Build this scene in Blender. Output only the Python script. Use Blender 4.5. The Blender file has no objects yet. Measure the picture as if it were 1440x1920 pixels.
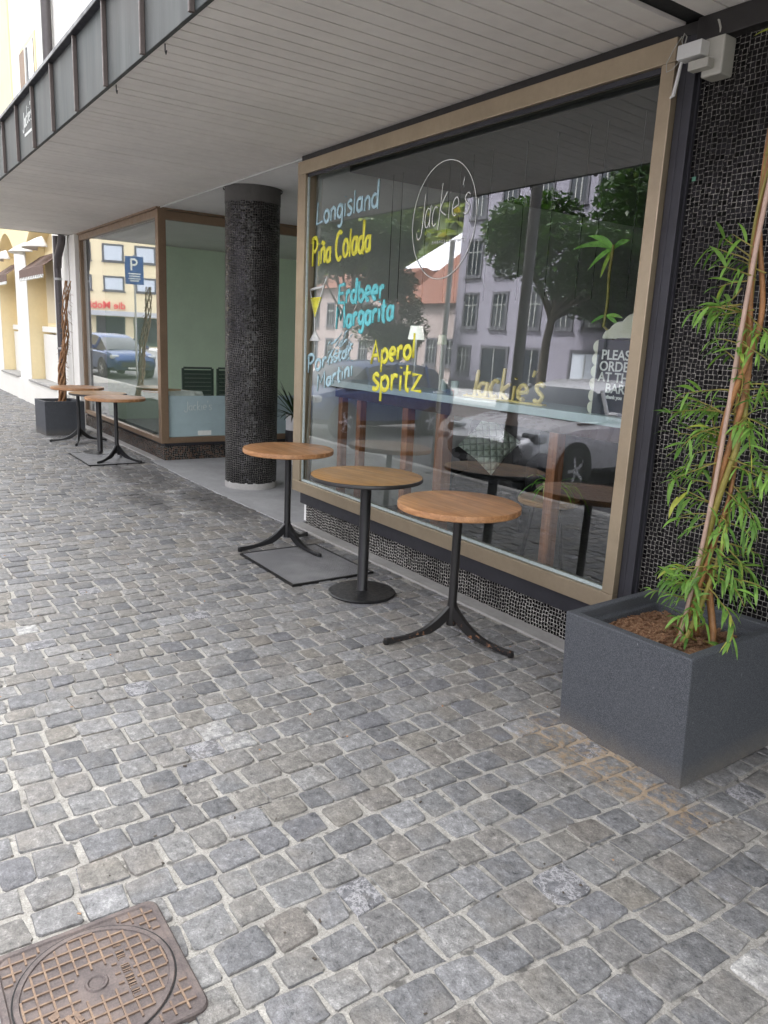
import bpy, math, random
from mathutils import Vector, Matrix

C = bpy.context.scene.collection
PI = math.pi
R = math.radians

# ------------------------------------------------------------------ materials
class Nodes:
    """small helper that writes a node tree"""
    def __init__(s, name):
        s.m = bpy.data.materials.new(name); s.m.use_nodes = True
        s.t = s.m.node_tree; s.t.nodes.clear()
        s.out = s.t.nodes.new('ShaderNodeOutputMaterial')
        s.tc = s.t.nodes.new('ShaderNodeTexCoord')
    def n(s, kind, **kw):
        x = s.t.nodes.new('ShaderNode' + kind)
        for k, v in kw.items(): setattr(x, k, v)
        return x
    def put(s, sock, v):
        if hasattr(v, 'links') or hasattr(v, 'is_linked'): s.t.links.new(v, sock)
        elif isinstance(v, (tuple, list)) and len(v) == 3 and sock.type == 'RGBA': sock.default_value = (*v, 1)
        else: sock.default_value = v
    def math(s, op, a, b=0.0, c=0.0, clamp=False):
        x = s.n('Math', operation=op, use_clamp=clamp)
        s.put(x.inputs[0], a); s.put(x.inputs[1], b); s.put(x.inputs[2], c)
        return x.outputs[0]
    def vmath(s, op, a, b=(0, 0, 0), scale=1.0):
        x = s.n('VectorMath', operation=op)
        s.put(x.inputs[0], a); s.put(x.inputs[1], b)
        if op == 'SCALE': s.put(x.inputs['Scale'], scale)
        return x.outputs['Value'] if op in ('LENGTH', 'DISTANCE', 'DOT_PRODUCT') else x.outputs[0]
    def mix(s, f, a, b, mode='MIX'):
        x = s.n('Mix', data_type='RGBA', blend_type=mode, clamp_factor=True)
        s.put(x.inputs[0], f); s.put(x.inputs[6], a); s.put(x.inputs[7], b)
        return x.outputs[2]
    def noise(s, scale, detail=3.0, rough=0.55, vec=None, dist=0.0):
        x = s.n('TexNoise'); s.put(x.inputs['Vector'], vec if vec is not None else s.tc.outputs['Object'])
        x.inputs['Scale'].default_value = scale; x.inputs['Detail'].default_value = detail
        x.inputs['Roughness'].default_value = rough; x.inputs['Distortion'].default_value = dist
        return x.outputs[0]
    def ramp(s, f, stops, interp='LINEAR'):
        x = s.n('ValToRGB'); s.put(x.inputs[0], f); e = x.color_ramp; e.interpolation = interp
        while len(e.elements) < len(stops): e.elements.new(0.5)
        for i, (p, c) in enumerate(stops):
            e.elements[i].position = p; e.elements[i].color = (*c, 1) if len(c) == 3 else c
        return x.outputs[0]
    def rng(s, v, a, b, c=0.0, d=1.0, smooth=False):
        x = s.n('MapRange'); x.clamp = True
        if smooth: x.interpolation_type = 'SMOOTHSTEP'
        s.put(x.inputs[0], v)
        for i, q in enumerate((a, b, c, d)): s.put(x.inputs[i + 1], q)
        return x.outputs[0]
    def bump(s, h, strength=0.3, dist=0.01, normal=None):
        x = s.n('Bump'); x.inputs['Strength'].default_value = strength; x.inputs['Distance'].default_value = dist
        s.put(x.inputs['Height'], h)
        if normal is not None: s.put(x.inputs['Normal'], normal)
        return x.outputs[0]
    def xyz(s, v=None):
        x = s.n('SeparateXYZ'); s.put(x.inputs[0], v if v is not None else s.tc.outputs['Object'])
        return x.outputs
    def comb(s, a, b, c=0.0):
        x = s.n('CombineXYZ'); s.put(x.inputs[0], a); s.put(x.inputs[1], b); s.put(x.inputs[2], c)
        return x.outputs[0]
    def bsdf(s, color, rough=0.5, metal=0.0, normal=None, spec=None, **kw):
        x = s.n('BsdfPrincipled')
        s.put(x.inputs['Base Color'], color); s.put(x.inputs['Roughness'], rough); s.put(x.inputs['Metallic'], metal)
        if normal is not None: s.put(x.inputs['Normal'], normal)
        if spec is not None: s.put(x.inputs['Specular IOR Level'], spec)
        for k, v in kw.items(): s.put(x.inputs[k.replace('_', ' ')], v)
        s.t.links.new(x.outputs[0], s.out.inputs[0])
        return s.m

def plain(name, col, rough=0.5, metal=0.0, var=0.12, scale=14.0, bump=0.0, bscale=200.0, spec=None, rvar=0.1):
    """base colour broken up with two noises, uneven gloss, optional grain"""
    k = Nodes(name)
    f = k.math('ADD', k.math('MULTIPLY', k.noise(scale, 4), 0.65), k.math('MULTIPLY', k.noise(scale * 9, 3), 0.35))
    lo = tuple(c * (1 - var * 1.6) for c in col); hi = tuple(min(1, c * (1 + var * 1.6)) for c in col)
    c = k.ramp(f, [(0.25, lo), (0.75, hi)])
    r = k.rng(k.noise(scale * 2.3, 4), 0.3, 0.7, max(0.02, rough - rvar), min(1, rough + rvar))
    nm = k.bump(k.noise(bscale, 3), bump, 0.004) if bump else None
    return k.bsdf(c, r, metal, nm, spec)

def stain_masks(k):
    P = k.tc.outputs['Object']; x, y, z = k.xyz(P)
    nz = k.noise(9, 5, 0.6); nz2 = k.noise(3.1, 4)
    def ell(cx, cy, rx, ry, wob=0.9):
        a = k.math('DIVIDE', k.math('SUBTRACT', x, cx), rx); b = k.math('DIVIDE', k.math('SUBTRACT', y, cy), ry)
        d = k.math('SQRT', k.math('ADD', k.math('MULTIPLY', a, a), k.math('MULTIPLY', b, b)))
        d = k.math('ADD', d, k.math('MULTIPLY', k.math('SUBTRACT', nz, 0.5), wob * 2))
        return k.rng(d, 0.55, 1.25, 1.0, 0.0, True)
    rust = k.math('MAXIMUM', ell(-1.78, 2.33, 0.34, 0.2), ell(-1.5, 2.3, 0.3, 0.13))
    dark = k.math('MAXIMUM', ell(-6.75, 2.78, 0.8, 0.24, 0.8), k.math('MAXIMUM', ell(-8.3, 2.55, 0.9, 0.3, 0.8), ell(-7.1, 2.25, 0.5, 0.2, 0.8)))
    return rust, dark, nz, nz2

def cobble_mats():
    k = Nodes('cobble_stone')
    g = k.n('NewGeometry'); rnd = g.outputs['Random Per Island']
    base = k.ramp(rnd, [(0.0, (.135, .136, .142)), (0.15, (.215, .212, .212)), (0.3, (.17, .171, .178)), (0.45, (.225, .21, .188)),
                        (0.56, (.185, .186, .19)), (0.7, (.25, .245, .24)), (0.8, (.195, .18, .164)), (0.88, (.265, .264, .268)), (0.95, (.16, .16, .17))])
    white = k.math('GREATER_THAN', rnd, 0.988)
    base = k.mix(k.math('MULTIPLY', white, k.rng(k.noise(16, 5, .7), .38, .6, .3, 1)), base, (.46, .452, .438))
    off = k.vmath('ADD', k.tc.outputs['Object'], k.comb(k.math('MULTIPLY', rnd, 37.0), k.math('MULTIPLY', rnd, 91.0), 0))
    grain = k.math('ADD', k.math('MULTIPLY', k.noise(330, 3, 0.7, off), .4), k.math('MULTIPLY', k.noise(150, 3, .75, off), .6)); mid = k.noise(38, 5, 0.65, off); big = k.noise(7, 3, 0.5, off)
    f = k.math('ADD', k.math('MULTIPLY', grain, 0.5), k.math('MULTIPLY', mid, 0.5))
    c = k.mix(1.0, base, k.ramp(f, [(0.34, (.22, .22, .23)), (0.44, (.74, .74, .74)), (0.54, (1.12, 1.12, 1.11)), (0.66, (2.1, 2.08, 2.05))]), 'MULTIPLY')
    c = k.mix(k.rng(big, 0.5, 0.75, 0, 0.4), c, (.27, .24, .2))
    crack = k.rng(k.math('ABSOLUTE', k.math('SUBTRACT', k.noise(11, 4, .6, off, .8), .5)), 0.0, .008, .55, 0)
    c = k.mix(k.math('MULTIPLY', crack, k.math('GREATER_THAN', k.math('FRACT', k.math('MULTIPLY', rnd, 17.0)), .7)), c, (.08, .08, .085))
    vein = k.math('MULTIPLY', k.math('COMPARE', rnd, 0.965, 0.008), k.rng(k.math('ABSOLUTE', k.math('SUBTRACT', k.noise(13, 6, 0.8, off, .5), 0.53)), 0.0, 0.05, 1, 0))
    c = k.mix(k.math('MULTIPLY', vein, 0.8), c, (.5, .49, .5))
    # pale dust caught in the worn surface, lichen specks
    c = k.mix(k.rng(k.noise(75, 4, 0.7), 0.6, 0.78, 0, 0.4), c, (.42, .4, .37))
    rust, dark, nz, nz2 = stain_masks(k)
    c = k.mix(k.math('MULTIPLY', k.math('MULTIPLY', rust, k.rng(k.noise(34, 5, .7), 0.46, 0.62)), 0.7), c, (.38, .265, .15))
    c = k.mix(k.math('MULTIPLY', dark, 0.6), c, (.055, .05, .048))
    h = k.math('ADD', k.math('MULTIPLY', mid, 1.0), k.math('MULTIPLY', grain, 0.35))
    h = k.math('ADD', h, k.math('MULTIPLY', k.noise(95, 4, .7, off), .6))
    nm = k.bump(h, 0.85, 0.008)
    stone = k.bsdf(c, k.rng(mid, 0.3, 0.7, 0.55, 0.8), 0, nm, 0.4)
    k = Nodes('joint_sand')
    f = k.math('ADD', k.math('MULTIPLY', k.noise(230, 4, 0.8), 0.7), k.math('MULTIPLY', k.noise(30, 4), 0.3))
    c = k.ramp(f, [(0.3, (.12, .112, .1)), (0.42, (.31, .295, .27)), (0.54, (.44, .42, .385)), (0.66, (.7, .665, .61))])
    c = k.mix(k.rng(k.noise(4, 3), 0.5, 0.68, 0, 0.6), c, (.22, .21, .195))
    c = k.mix(k.rng(k.noise(17, 3), 0.58, 0.66, 0, 0.75), c, (.07, .068, .065))
    rust, dark, nz, nz2 = stain_masks(k)
    c = k.mix(k.math('MULTIPLY', rust, 0.6), c, (.42, .29, .165))
    c = k.mix(k.math('MULTIPLY', dark, 0.65), c, (.06, .055, .05))
    sand = k.bsdf(c, 0.9, 0, k.bump(f, 0.8, 0.006), 0.2)
    return stone, sand

def mosaic(name, cyl=None, pitch=0.0225, dark=(.0035, .0032, .0034), joint=(.40, .38, .34), jw=0.075, brown=0.0):
    """small glazed black tiles in pale grout; rows and blocks are shifted at random as on the paper-backed sheets"""
    k = Nodes(name); x, y, z = k.xyz()
    if cyl: u = k.math('MULTIPLY', k.math('ARCTAN2', y, x), cyl)
    else: u = k.math('ADD', x, y)
    u = k.math('DIVIDE', u, pitch); v = k.math('DIVIDE', z, pitch)
    def wn(vec):
        w = k.n('TexWhiteNoise', noise_dimensions='3D'); k.put(w.inputs['Vector'], vec); return w
    blk = k.math('FLOOR', k.math('DIVIDE', u, 2.0))
    v2 = k.math('ADD', v, k.math('MULTIPLY', k.math('FLOOR', k.math('MULTIPLY', wn(k.comb(blk, 3.3, 1)).outputs['Value'], 3.0)), .3333))
    row = k.math('FLOOR', v2)
    shift = k.math('MULTIPLY', k.math('GREATER_THAN', wn(k.comb(k.math('FLOOR', k.math('DIVIDE', row, 2.0)), 7.7, k.math('FLOOR', k.math('DIVIDE', u, 9.0)))).outputs['Value'], 0.45), 0.5)
    u2 = k.math('ADD', u, k.math('MULTIPLY', shift, 0.55))
    col = k.math('FLOOR', u2)
    fu = k.math('FRACT', u2); fv = k.math('FRACT', v2)
    eu = k.math('MINIMUM', fu, k.math('SUBTRACT', 1.0, fu)); ev = k.math('MINIMUM', fv, k.math('SUBTRACT', 1.0, fv))
    wob = k.math('MULTIPLY', k.math('SUBTRACT', k.noise(60, 2), 0.5), 0.03)
    e = k.math('ADD', k.math('MINIMUM', eu, ev), wob)
    jm = k.rng(e, jw * 0.55, jw, 1.0, 0.0)
    rnd = wn(k.comb(col, row, 0))
    tile = k.mix(rnd.outputs['Value'], dark, tuple(d * 3.2 for d in dark))
    if brown: tile = k.mix(k.math('MULTIPLY', k.math('GREATER_THAN', rnd.outputs['Value'], 0.62), brown), tile, (.09, .045, .028))
    jcol = k.mix(k.rng(k.noise(3.0, 4), 0.4, 0.68), joint, tuple(j * 0.22 for j in joint))
    jcol = k.mix(k.rng(k.noise(130, 2), .42, .6), jcol, tuple(j * 0.12 for j in joint))
    c = k.mix(jm, tile, jcol)
    rough = k.math('ADD', k.math('MULTIPLY', jm, 0.6), k.math('ADD', 0.12, k.math('MULTIPLY', rnd.outputs['Value'], 0.15)))
    gm = k.n('NewGeometry')
    tilt = k.vmath('SCALE', k.vmath('SUBTRACT', rnd.outputs['Color'], (.5, .5, .5)), scale=0.3 if cyl else 0.16)
    nrm = k.vmath('NORMALIZE', k.vmath('ADD', gm.outputs['Normal'], tilt))
    nm = k.bump(k.rng(e, 0.02, jw * 1.5), 0.5, 0.003, nrm)
    return k.bsdf(c, rough, 0, nm, 0.3 if cyl else 0.14)

def wood(name, c1, c2, scale=1.0, rough=0.42, axis='X'):
    k = Nodes(name)
    mp = k.n('Mapping'); k.put(mp.inputs['Vector'], k.tc.outputs['Object'])
    s = {'X': (1.6, 26, 26), 'Y': (26, 1.6, 26), 'Z': (26, 26, 1.6)}[axis]
    mp.inputs['Scale'].default_value = tuple(q * scale for q in s)
    v = mp.outputs[0]
    a = k.noise(1.6, 6, 0.6, v, 0.6); b = k.noise(7.0, 4, 0.7, v)
    f = k.math('ADD', k.math('MULTIPLY', a, 0.6), k.math('MULTIPLY', b, 0.4))
    c = k.ramp(f, [(0.3, tuple(q * 0.72 for q in c1)), (0.45, c1), (0.6, c2), (0.75, tuple(q * 1.12 for q in c2))])
    ax = k.xyz()[{'X': 1, 'Y': 0, 'Z': 0}[axis]]
    lam = k.n('TexWhiteNoise', noise_dimensions='1D'); k.put(lam.inputs['W'], k.math('FLOOR', k.math('DIVIDE', ax, 0.055)))
    c = k.mix(1.0, c, k.ramp(lam.outputs['Value'], [(0, (.86, .86, .86)), (1, (1.12, 1.1, 1.08))]), 'MULTIPLY')
    c = k.mix(k.rng(k.noise(4.5, 5, .65), .52, .72, 0, .45), c, tuple(q * .5 for q in c1))
    c = k.mix(k.rng(k.noise(70, 3, .7), .64, .72, 0, .5), c, tuple(q * .35 for q in c1))
    return k.bsdf(c, k.rng(b, 0.3, 0.7, rough - 0.1, rough + 0.12), 0, k.bump(f, 0.15, 0.003), 0.4)

def leaf_mat(name, c1, c2, rough=0.5):
    k = Nodes(name); g = k.n('NewGeometry')
    c = k.ramp(g.outputs['Random Per Island'], [(0, c1), (0.6, c2), (.93, tuple(q * 1.35 for q in c2)), (1, (c2[0] * 2.2, c2[1] * 1.2, c2[2]))])
    c = k.mix(1.0, c, k.ramp(k.noise(40, 3), [(.3, (.75, .75, .75)), (.7, (1.2, 1.2, 1.2))]), 'MULTIPLY')
    m = k.bsdf(c, rough, 0, None, 0.35)
    b = [x for x in k.t.nodes if x.type == 'BSDF_PRINCIPLED'][0]
    tr = k.n('BsdfTranslucent'); k.put(tr.inputs[0], k.mix(1.0, c, (1.3, 1.5, .6), 'MULTIPLY'))
    mx = k.n('MixShader'); mx.inputs[0].default_value = 0.3
    k.t.links.new(b.outputs[0], mx.inputs[1]); k.t.links.new(tr.outputs[0], mx.inputs[2]); k.t.links.new(mx.outputs[0], k.out.inputs[0])
    return m

def glass(name, r0=0.18, tint=(.93, .97, .95), pw=4.5):
    """window pane: clear with a Schlick mirror reflection (the coated double glazing of a shop front)"""
    k = Nodes(name)
    lw = k.n('LayerWeight'); lw.inputs['Blend'].default_value = 0.5
    f = k.math('ADD', r0, k.math('MULTIPLY', k.math('POWER', lw.outputs['Facing'], pw), 1 - r0), clamp=True)
    a = k.n('BsdfTransparent'); a.inputs[0].default_value = (*tint, 1)
    b = k.n('BsdfGlossy'); k.put(b.inputs['Normal'], k.bump(k.noise(1.6, 2), .5, .0004)); b.inputs['Roughness'].default_value = 0.0; b.inputs[0].default_value = (.95, .97, 1, 1)
    mx = k.n('MixShader'); k.put(mx.inputs[0], f)
    k.t.links.new(a.outputs[0], mx.inputs[1]); k.t.links.new(b.outputs[0], mx.inputs[2]); k.t.links.new(mx.outputs[0], k.out.inputs[0])
    return k.m
def clear(name):
    k = Nodes(name); a = k.n('BsdfTransparent'); a.inputs[0].default_value = (.97, .98, .98, 1)
    k.t.links.new(a.outputs[0], k.out.inputs[0]); return k.m

M = {}
M['stone'], M['sand'] = cobble_mats()
M['asphalt'] = plain('asphalt', (.06, .06, .063), .85, 0, .25, 3, .5, 260)
M['concrete'] = plain('concrete', (.37, .36, .345), .8, 0, .16, 5, .35, 180)
M['slab'] = plain('slab_concrete', (.34, .34, .345), .75, 0, .14, 3, .2, 150)
M['mosaic'] = mosaic('mosaic_wall')
M['mosaic_plinth'] = mosaic('mosaic_plinth', joint=(.62, .6, .55), jw=.125)
M['mosaic_brown'] = mosaic('mosaic_brown', brown=.8)
M['mosaic_col'] = mosaic('mosaic_column', cyl=.27, joint=(.25, .24, .22), jw=.095, pitch=.0235)
M['gold'] = plain('gold_anodised', (.40, .325, .225), .42, .55, .07, 5, 0)
M['bronze'] = plain('bronze_anodised', (.27, .185, .12), .42, .5, .1, 5, 0)
M['blackframe'] = plain('black_frame', (.036, .036, .043), .45, .2, .12, 6, 0)
M['soffit'] = plain('soffit_board', (.86, .82, .77), .55, 0, .075, 1.3, .05, 60)
M['plaster'] = plain('soffit_plaster', (.80, .79, .77), .8, 0, .05, 2, .1, 90)
M['void'] = plain('dark_void', (.02, .02, .02), .9)
M['gasket'] = plain('glazing_bead', (.5, .58, .56), .3, 0, .05)
M['steel'] = plain('black_steel', (.016, .016, .017), .38, .3, .2, 20, .15, 260)
M['grating'] = None
M['wood'] = wood('table_teak', (.36, .175, .075), (.52, .275, .125))
M['wood_oak'] = wood('table_oak', (.33, .17, .055), (.47, .265, .1))
M['redwood'] = wood('bar_wood', (.2, .085, .045), (.3, .135, .07), axis='Z')
M['apron'] = plain('dark_apron', (.05, .028, .02), .6)
M['edge'] = plain('table_edge_band', (.02, .018, .017), .4)
M['white'] = plain('white_plastic', (.62, .62, .6), .4, 0, .05)
M['greyplastic'] = plain('grey_plastic', (.42, .41, .36), .45, 0, .06)
M['cream'] = plain('cream_card', (.66, .66, .52), .6, 0, .05)
M['board'] = plain('dark_board', (.02, .024, .03), .6)
M['p_yellow'] = plain('paint_yellow', (.86, .74, .07), .55, 0, .22, 22)
M['p_cyan'] = plain('paint_turquoise', (.16, .62, .66), .55, 0, .22, 22)
M['p_pale'] = plain('paint_pale_blue', (.42, .62, .68), .55, 0, .22, 22)
M['p_white'] = plain('paint_white', (.78, .8, .76), .5, 0, .06, 30)
M['goldpaint'] = plain('gold_letter', (.74, .6, .24), .4, .2, .1)
M['corner_floor'] = plain('corner_floor', (.5, .49, .46), .5)
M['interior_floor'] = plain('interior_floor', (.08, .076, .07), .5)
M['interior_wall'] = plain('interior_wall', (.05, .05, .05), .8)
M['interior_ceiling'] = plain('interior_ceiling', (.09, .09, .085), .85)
M['green_wall'] = plain('green_wall', (.66, .77, .6), .8, 0, .05, 3, .1, 60)
M['bar_top'] = plain('bar_top', (.52, .62, .64), .35, 0, .06)
M['frost'] = plain('frosted_film', (.48, .57, .63), .55, 0, .04)
M['lampshade'] = plain('lit_lamp_shade', (.9, .9, .87), .6, 0, .02)
_p = [x for x in M['lampshade'].node_tree.nodes if x.type == 'BSDF_PRINCIPLED'][0]      # the white lamp is switched on
_p.inputs['Emission Color'].default_value = (1, .98, .92, 1); _p.inputs['Emission Strength'].default_value = .12
M['lampshade2'] = plain('olive_lamp_shade', (.6, .64, .5), .6, 0, .03)
M['pillow'] = None
M['potgreen'] = plain('pale_pot', (.7, .72, .32), .45)
M['darkseat'] = plain('dark_upholstery', (.02, .02, .022), .8)
M['whitechair'] = plain('white_chair_shell', (.62, .64, .6), .4)
M['greenboard'] = plain('dark_green_panel', (.035, .06, .045), .5)
M['bark'] = plain('bark', (.075, .062, .05), .9, 0, .25, 18, .7, 50)
M['stem_orange'] = plain('willow_stem', (.30, .14, .05), .55, 0, .35, 16, .4, 120)
M['stem_olive'] = plain('willow_green_stem', (.26, .22, .05), .5, 0, .25, 20, .3, 120)
M['cane'] = plain('bamboo_cane', (.48, .33, .26), .5, 0, .15, 20)
M['dry'] = plain('dry_stem', (.36, .2, .1), .8, 0, .3, 20, .5, 120)
M['leaf'] = leaf_mat('willow_leaf', (.085, .19, .04), (.2, .36, .075))
M['leaf_house'] = leaf_mat('houseplant_leaf', (.1, .3, .05), (.24, .5, .1))
M['leaf_tree'] = leaf_mat('tree_leaf', (.008, .025, .005), (.03, .068, .014))
M['leaf_dark'] = leaf_mat('dark_tree_leaf', (.008, .022, .007), (.024, .052, .016))
M['leaf_hill'] = leaf_mat('hill_leaf', (.06, .1, .02), (.19, .22, .05))
M['mulch'] = None
M['yellow_wall'] = plain('yellow_render', (.88, .74, .45), .85, 0, .04, 2, .12, 60)
M['white_wall'] = plain('white_render', (.86, .84, .78), .85, 0, .03, 2, .12, 60)
M['awning'] = plain('awning_cloth', (.16, .105, .085), .85, 0, .08)
M['shutter'] = plain('brown_shutter', (.23, .14, .08), .6, 0, .1)
M['pipe'] = plain('downpipe', (.085, .075, .075), .4, .3, .1)
M['lav_wall'] = plain('lavender_render', (.26, .25, .31), .85, 0, .04, 1.2, .1, 30)
M['grey_stone'] = plain('window_surround', (.1, .1, .12), .8, 0, .08)
M['darkglass'] = plain('dark_glass', (.02, .025, .035), .08, 0, .2, 1, spec=.6)
M['paleshutter'] = plain('pale_blind', (.55, .6, .68), .5, 0, .04)
M['cream_wall'] = plain('cream_render', (.74, .64, .44), .85, 0, .03, 1)
M['pink_wall'] = plain('pinkish_render', (.36, .3, .29), .85, 0, .05, 1)
M['red_roof'] = plain('red_roof_tiles', (.16, .06, .038), .8, 0, .2, 3)
M['grey_roof'] = plain('pale_metal_roof', (.62, .63, .68), .45, .2, .08, 2)
M['signred'] = plain('red_letter', (.68, .05, .06), .4)
M['signblue'] = plain('parking_blue', (.025, .1, .3), .4)
M['blue_car'] = plain('blue_car_paint', (.018, .05, .16), .25, .45, .05, 2, rvar=.03)
M['silver_car'] = plain('silver_car_paint', (.46, .46, .49), .28, .55, .05, 2, rvar=.03)
M['white_car'] = plain('white_car_paint', (.66, .67, .7), .25, 0, .03, 2, rvar=.03)
M['tyre'] = plain('tyre', (.018, .018, .018), .85)
M['rim'] = plain('alloy_rim', (.5, .5, .52), .3, .8, .05)
M['headlamp'] = plain('headlamp_glass', (.5, .52, .55), .1, .3, .2)
M['tail'] = plain('tail_lamp', (.5, .02, .02), .2)
M['galv'] = plain('galvanised_pole', (.42, .43, .42), .45, .4, .08)
M['darkpole'] = plain('dark_pole', (.075, .072, .07), .4, .3, .1)
M['glass'] = glass('shop_glass', .17)
M['glass_far'] = glass('corner_glass', .24, pw=3.0)
M['glass_ret'] = glass('return_glass', .06, (.95, .98, .95))
M['clear'] = clear('clear_back')
M['cord'] = plain('dark_cord', (.03, .03, .03), .8)

def special():
    k = Nodes('planter_fibrestone')          # speckled dark grey cast stone
    a = k.noise(420, 2, .8); b = k.noise(3.5, 4)
    c = k.ramp(a, [(.32, (.02, .022, .026)), (.5, (.06, .065, .074)), (.66, (.145, .152, .168))])
    c = k.mix(k.rng(b, .45, .75, 0, .35), c, (.085, .09, .098))
    z = k.xyz()[2]
    c = k.mix(k.math('MULTIPLY', k.rng(z, 0, .11, .7, 0), k.noise(22, 4)), c, (.2, .17, .13))
    st = k.noise(90, 2, .5, k.vmath('MULTIPLY', k.tc.outputs['Object'], (1, 1, .16)))
    c = k.mix(k.rng(st, .76, .8, 0, .7), c, (.4, .41, .42))
    M['planter'] = k.bsdf(c, .7, 0, k.bump(a, .35, .003), .35)
    k = Nodes('mulch')
    a = k.noise(140, 4, .8, None, .8); b = k.noise(30, 3)
    c = k.ramp(a, [(.3, (.06, .026, .014)), (.46, (.3, .14, .07)), (.6, (.56, .34, .19)), (.74, (.75, .58, .4))])
    M['mulch'] = k.bsdf(c, .95, 0, k.bump(k.math('ADD', a, k.math('MULTIPLY', b, 2)), 1, .02))
    k = Nodes('patina_metal')                # weathered copper-grey cladding with runs
    v = k.vmath('MULTIPLY', k.tc.outputs['Object'], (6, 6, .7))
    a = k.noise(1.4, 5, .6, v); b = k.noise(1.1, 4); d = k.noise(14, 3, .6, v)
    c = k.ramp(a, [(.3, (.036, .043, .043)), (.5, (.058, .068, .067)), (.7, (.09, .1, .098))])
    c = k.mix(k.rng(b, .45, .7, 0, .5), c, (.09, .08, .072))
    c = k.mix(k.rng(d, .7, .78, 0, .4), c, (.22, .23, .22))
    M['patina'] = k.bsdf(c, .62, .15, k.bump(b, .15, .02))
    k = Nodes('rusty_iron')
    a = k.noise(14, 5, .65); b = k.noise(170, 3, .7)
    c = k.ramp(k.math('ADD', k.math('MULTIPLY', a, .6), k.math('MULTIPLY', b, .4)), [(.32, (.085, .066, .064)), (.48, (.15, .12, .112)), (.62, (.22, .17, .15)), (.75, (.3, .22, .165))])
    c = k.mix(1.0, c, (.8, .82, .84), 'MULTIPLY')
    M['iron'] = k.bsdf(c, .6, .35, k.bump(b, .4, .002))
    k = Nodes('rust_edges')                  # worn rib tops, brighter rust
    c = k.ramp(k.noise(40, 5, .7), [(.3, (.14, .1, .082)), (.55, (.235, .16, .11)), (.75, (.33, .24, .165))])
    M['rust'] = k.bsdf(c, .65, .25, k.bump(k.noise(180, 3), .4, .002))
    k = Nodes('chipped_black_steel')         # black paint rubbed through to rust, mostly on the feet
    z = k.xyz()[2]; a = k.noise(26, 5, .7)
    low = k.rng(z, .0, .3, .09, -.12)
    f = k.rng(k.math('ADD', a, low), .63, .69)
    M['worn'] = k.bsdf(k.mix(f, (.017, .016, .016), k.ramp(k.noise(60, 3), [(.3, (.16, .07, .03)), (.7, (.32, .17, .1))])), k.rng(f, 0, 1, .38, .75), .2, k.bump(a, .15, .003))
    k = Nodes('ribbed_grating')
    x, y, z = k.xyz()
    w = k.math('ABSOLUTE', k.math('SINE', k.math('MULTIPLY', y, 210.0)))
    q = k.math('ABSOLUTE', k.math('SINE', k.math('MULTIPLY', x, 210.0)))
    c = k.mix(k.rng(w, .3, .7), (.03, .03, .034), (.33, .33, .34))
    c = k.mix(k.rng(k.noise(160, 3, .7), .5, .62, 0, .7), c, (.12, .12, .125))
    c = k.mix(k.rng(k.noise(5, 4), .45, .7, 0, .4), c, (.4, .4, .4))
    M['grating'] = k.bsdf(c, .5, .3, k.bump(k.math('MULTIPLY', w, q), .5, .004))
    k = Nodes('quilted_cloth')
    x, y, z = k.xyz()
    a = k.math('ABSOLUTE', k.math('SINE', k.math('MULTIPLY', k.math('ADD', x, z), 42.0)))
    b = k.math('ABSOLUTE', k.math('SINE', k.math('MULTIPLY', k.math('SUBTRACT', x, z), 42.0)))
    h = k.math('MINIMUM', a, b)
    M['pillow'] = k.bsdf(k.mix(k.rng(h, 0, .3), (.3, .35, .3), (.68, .76, .66)), .9, 0, k.bump(h, 1, .02))
special()

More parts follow.
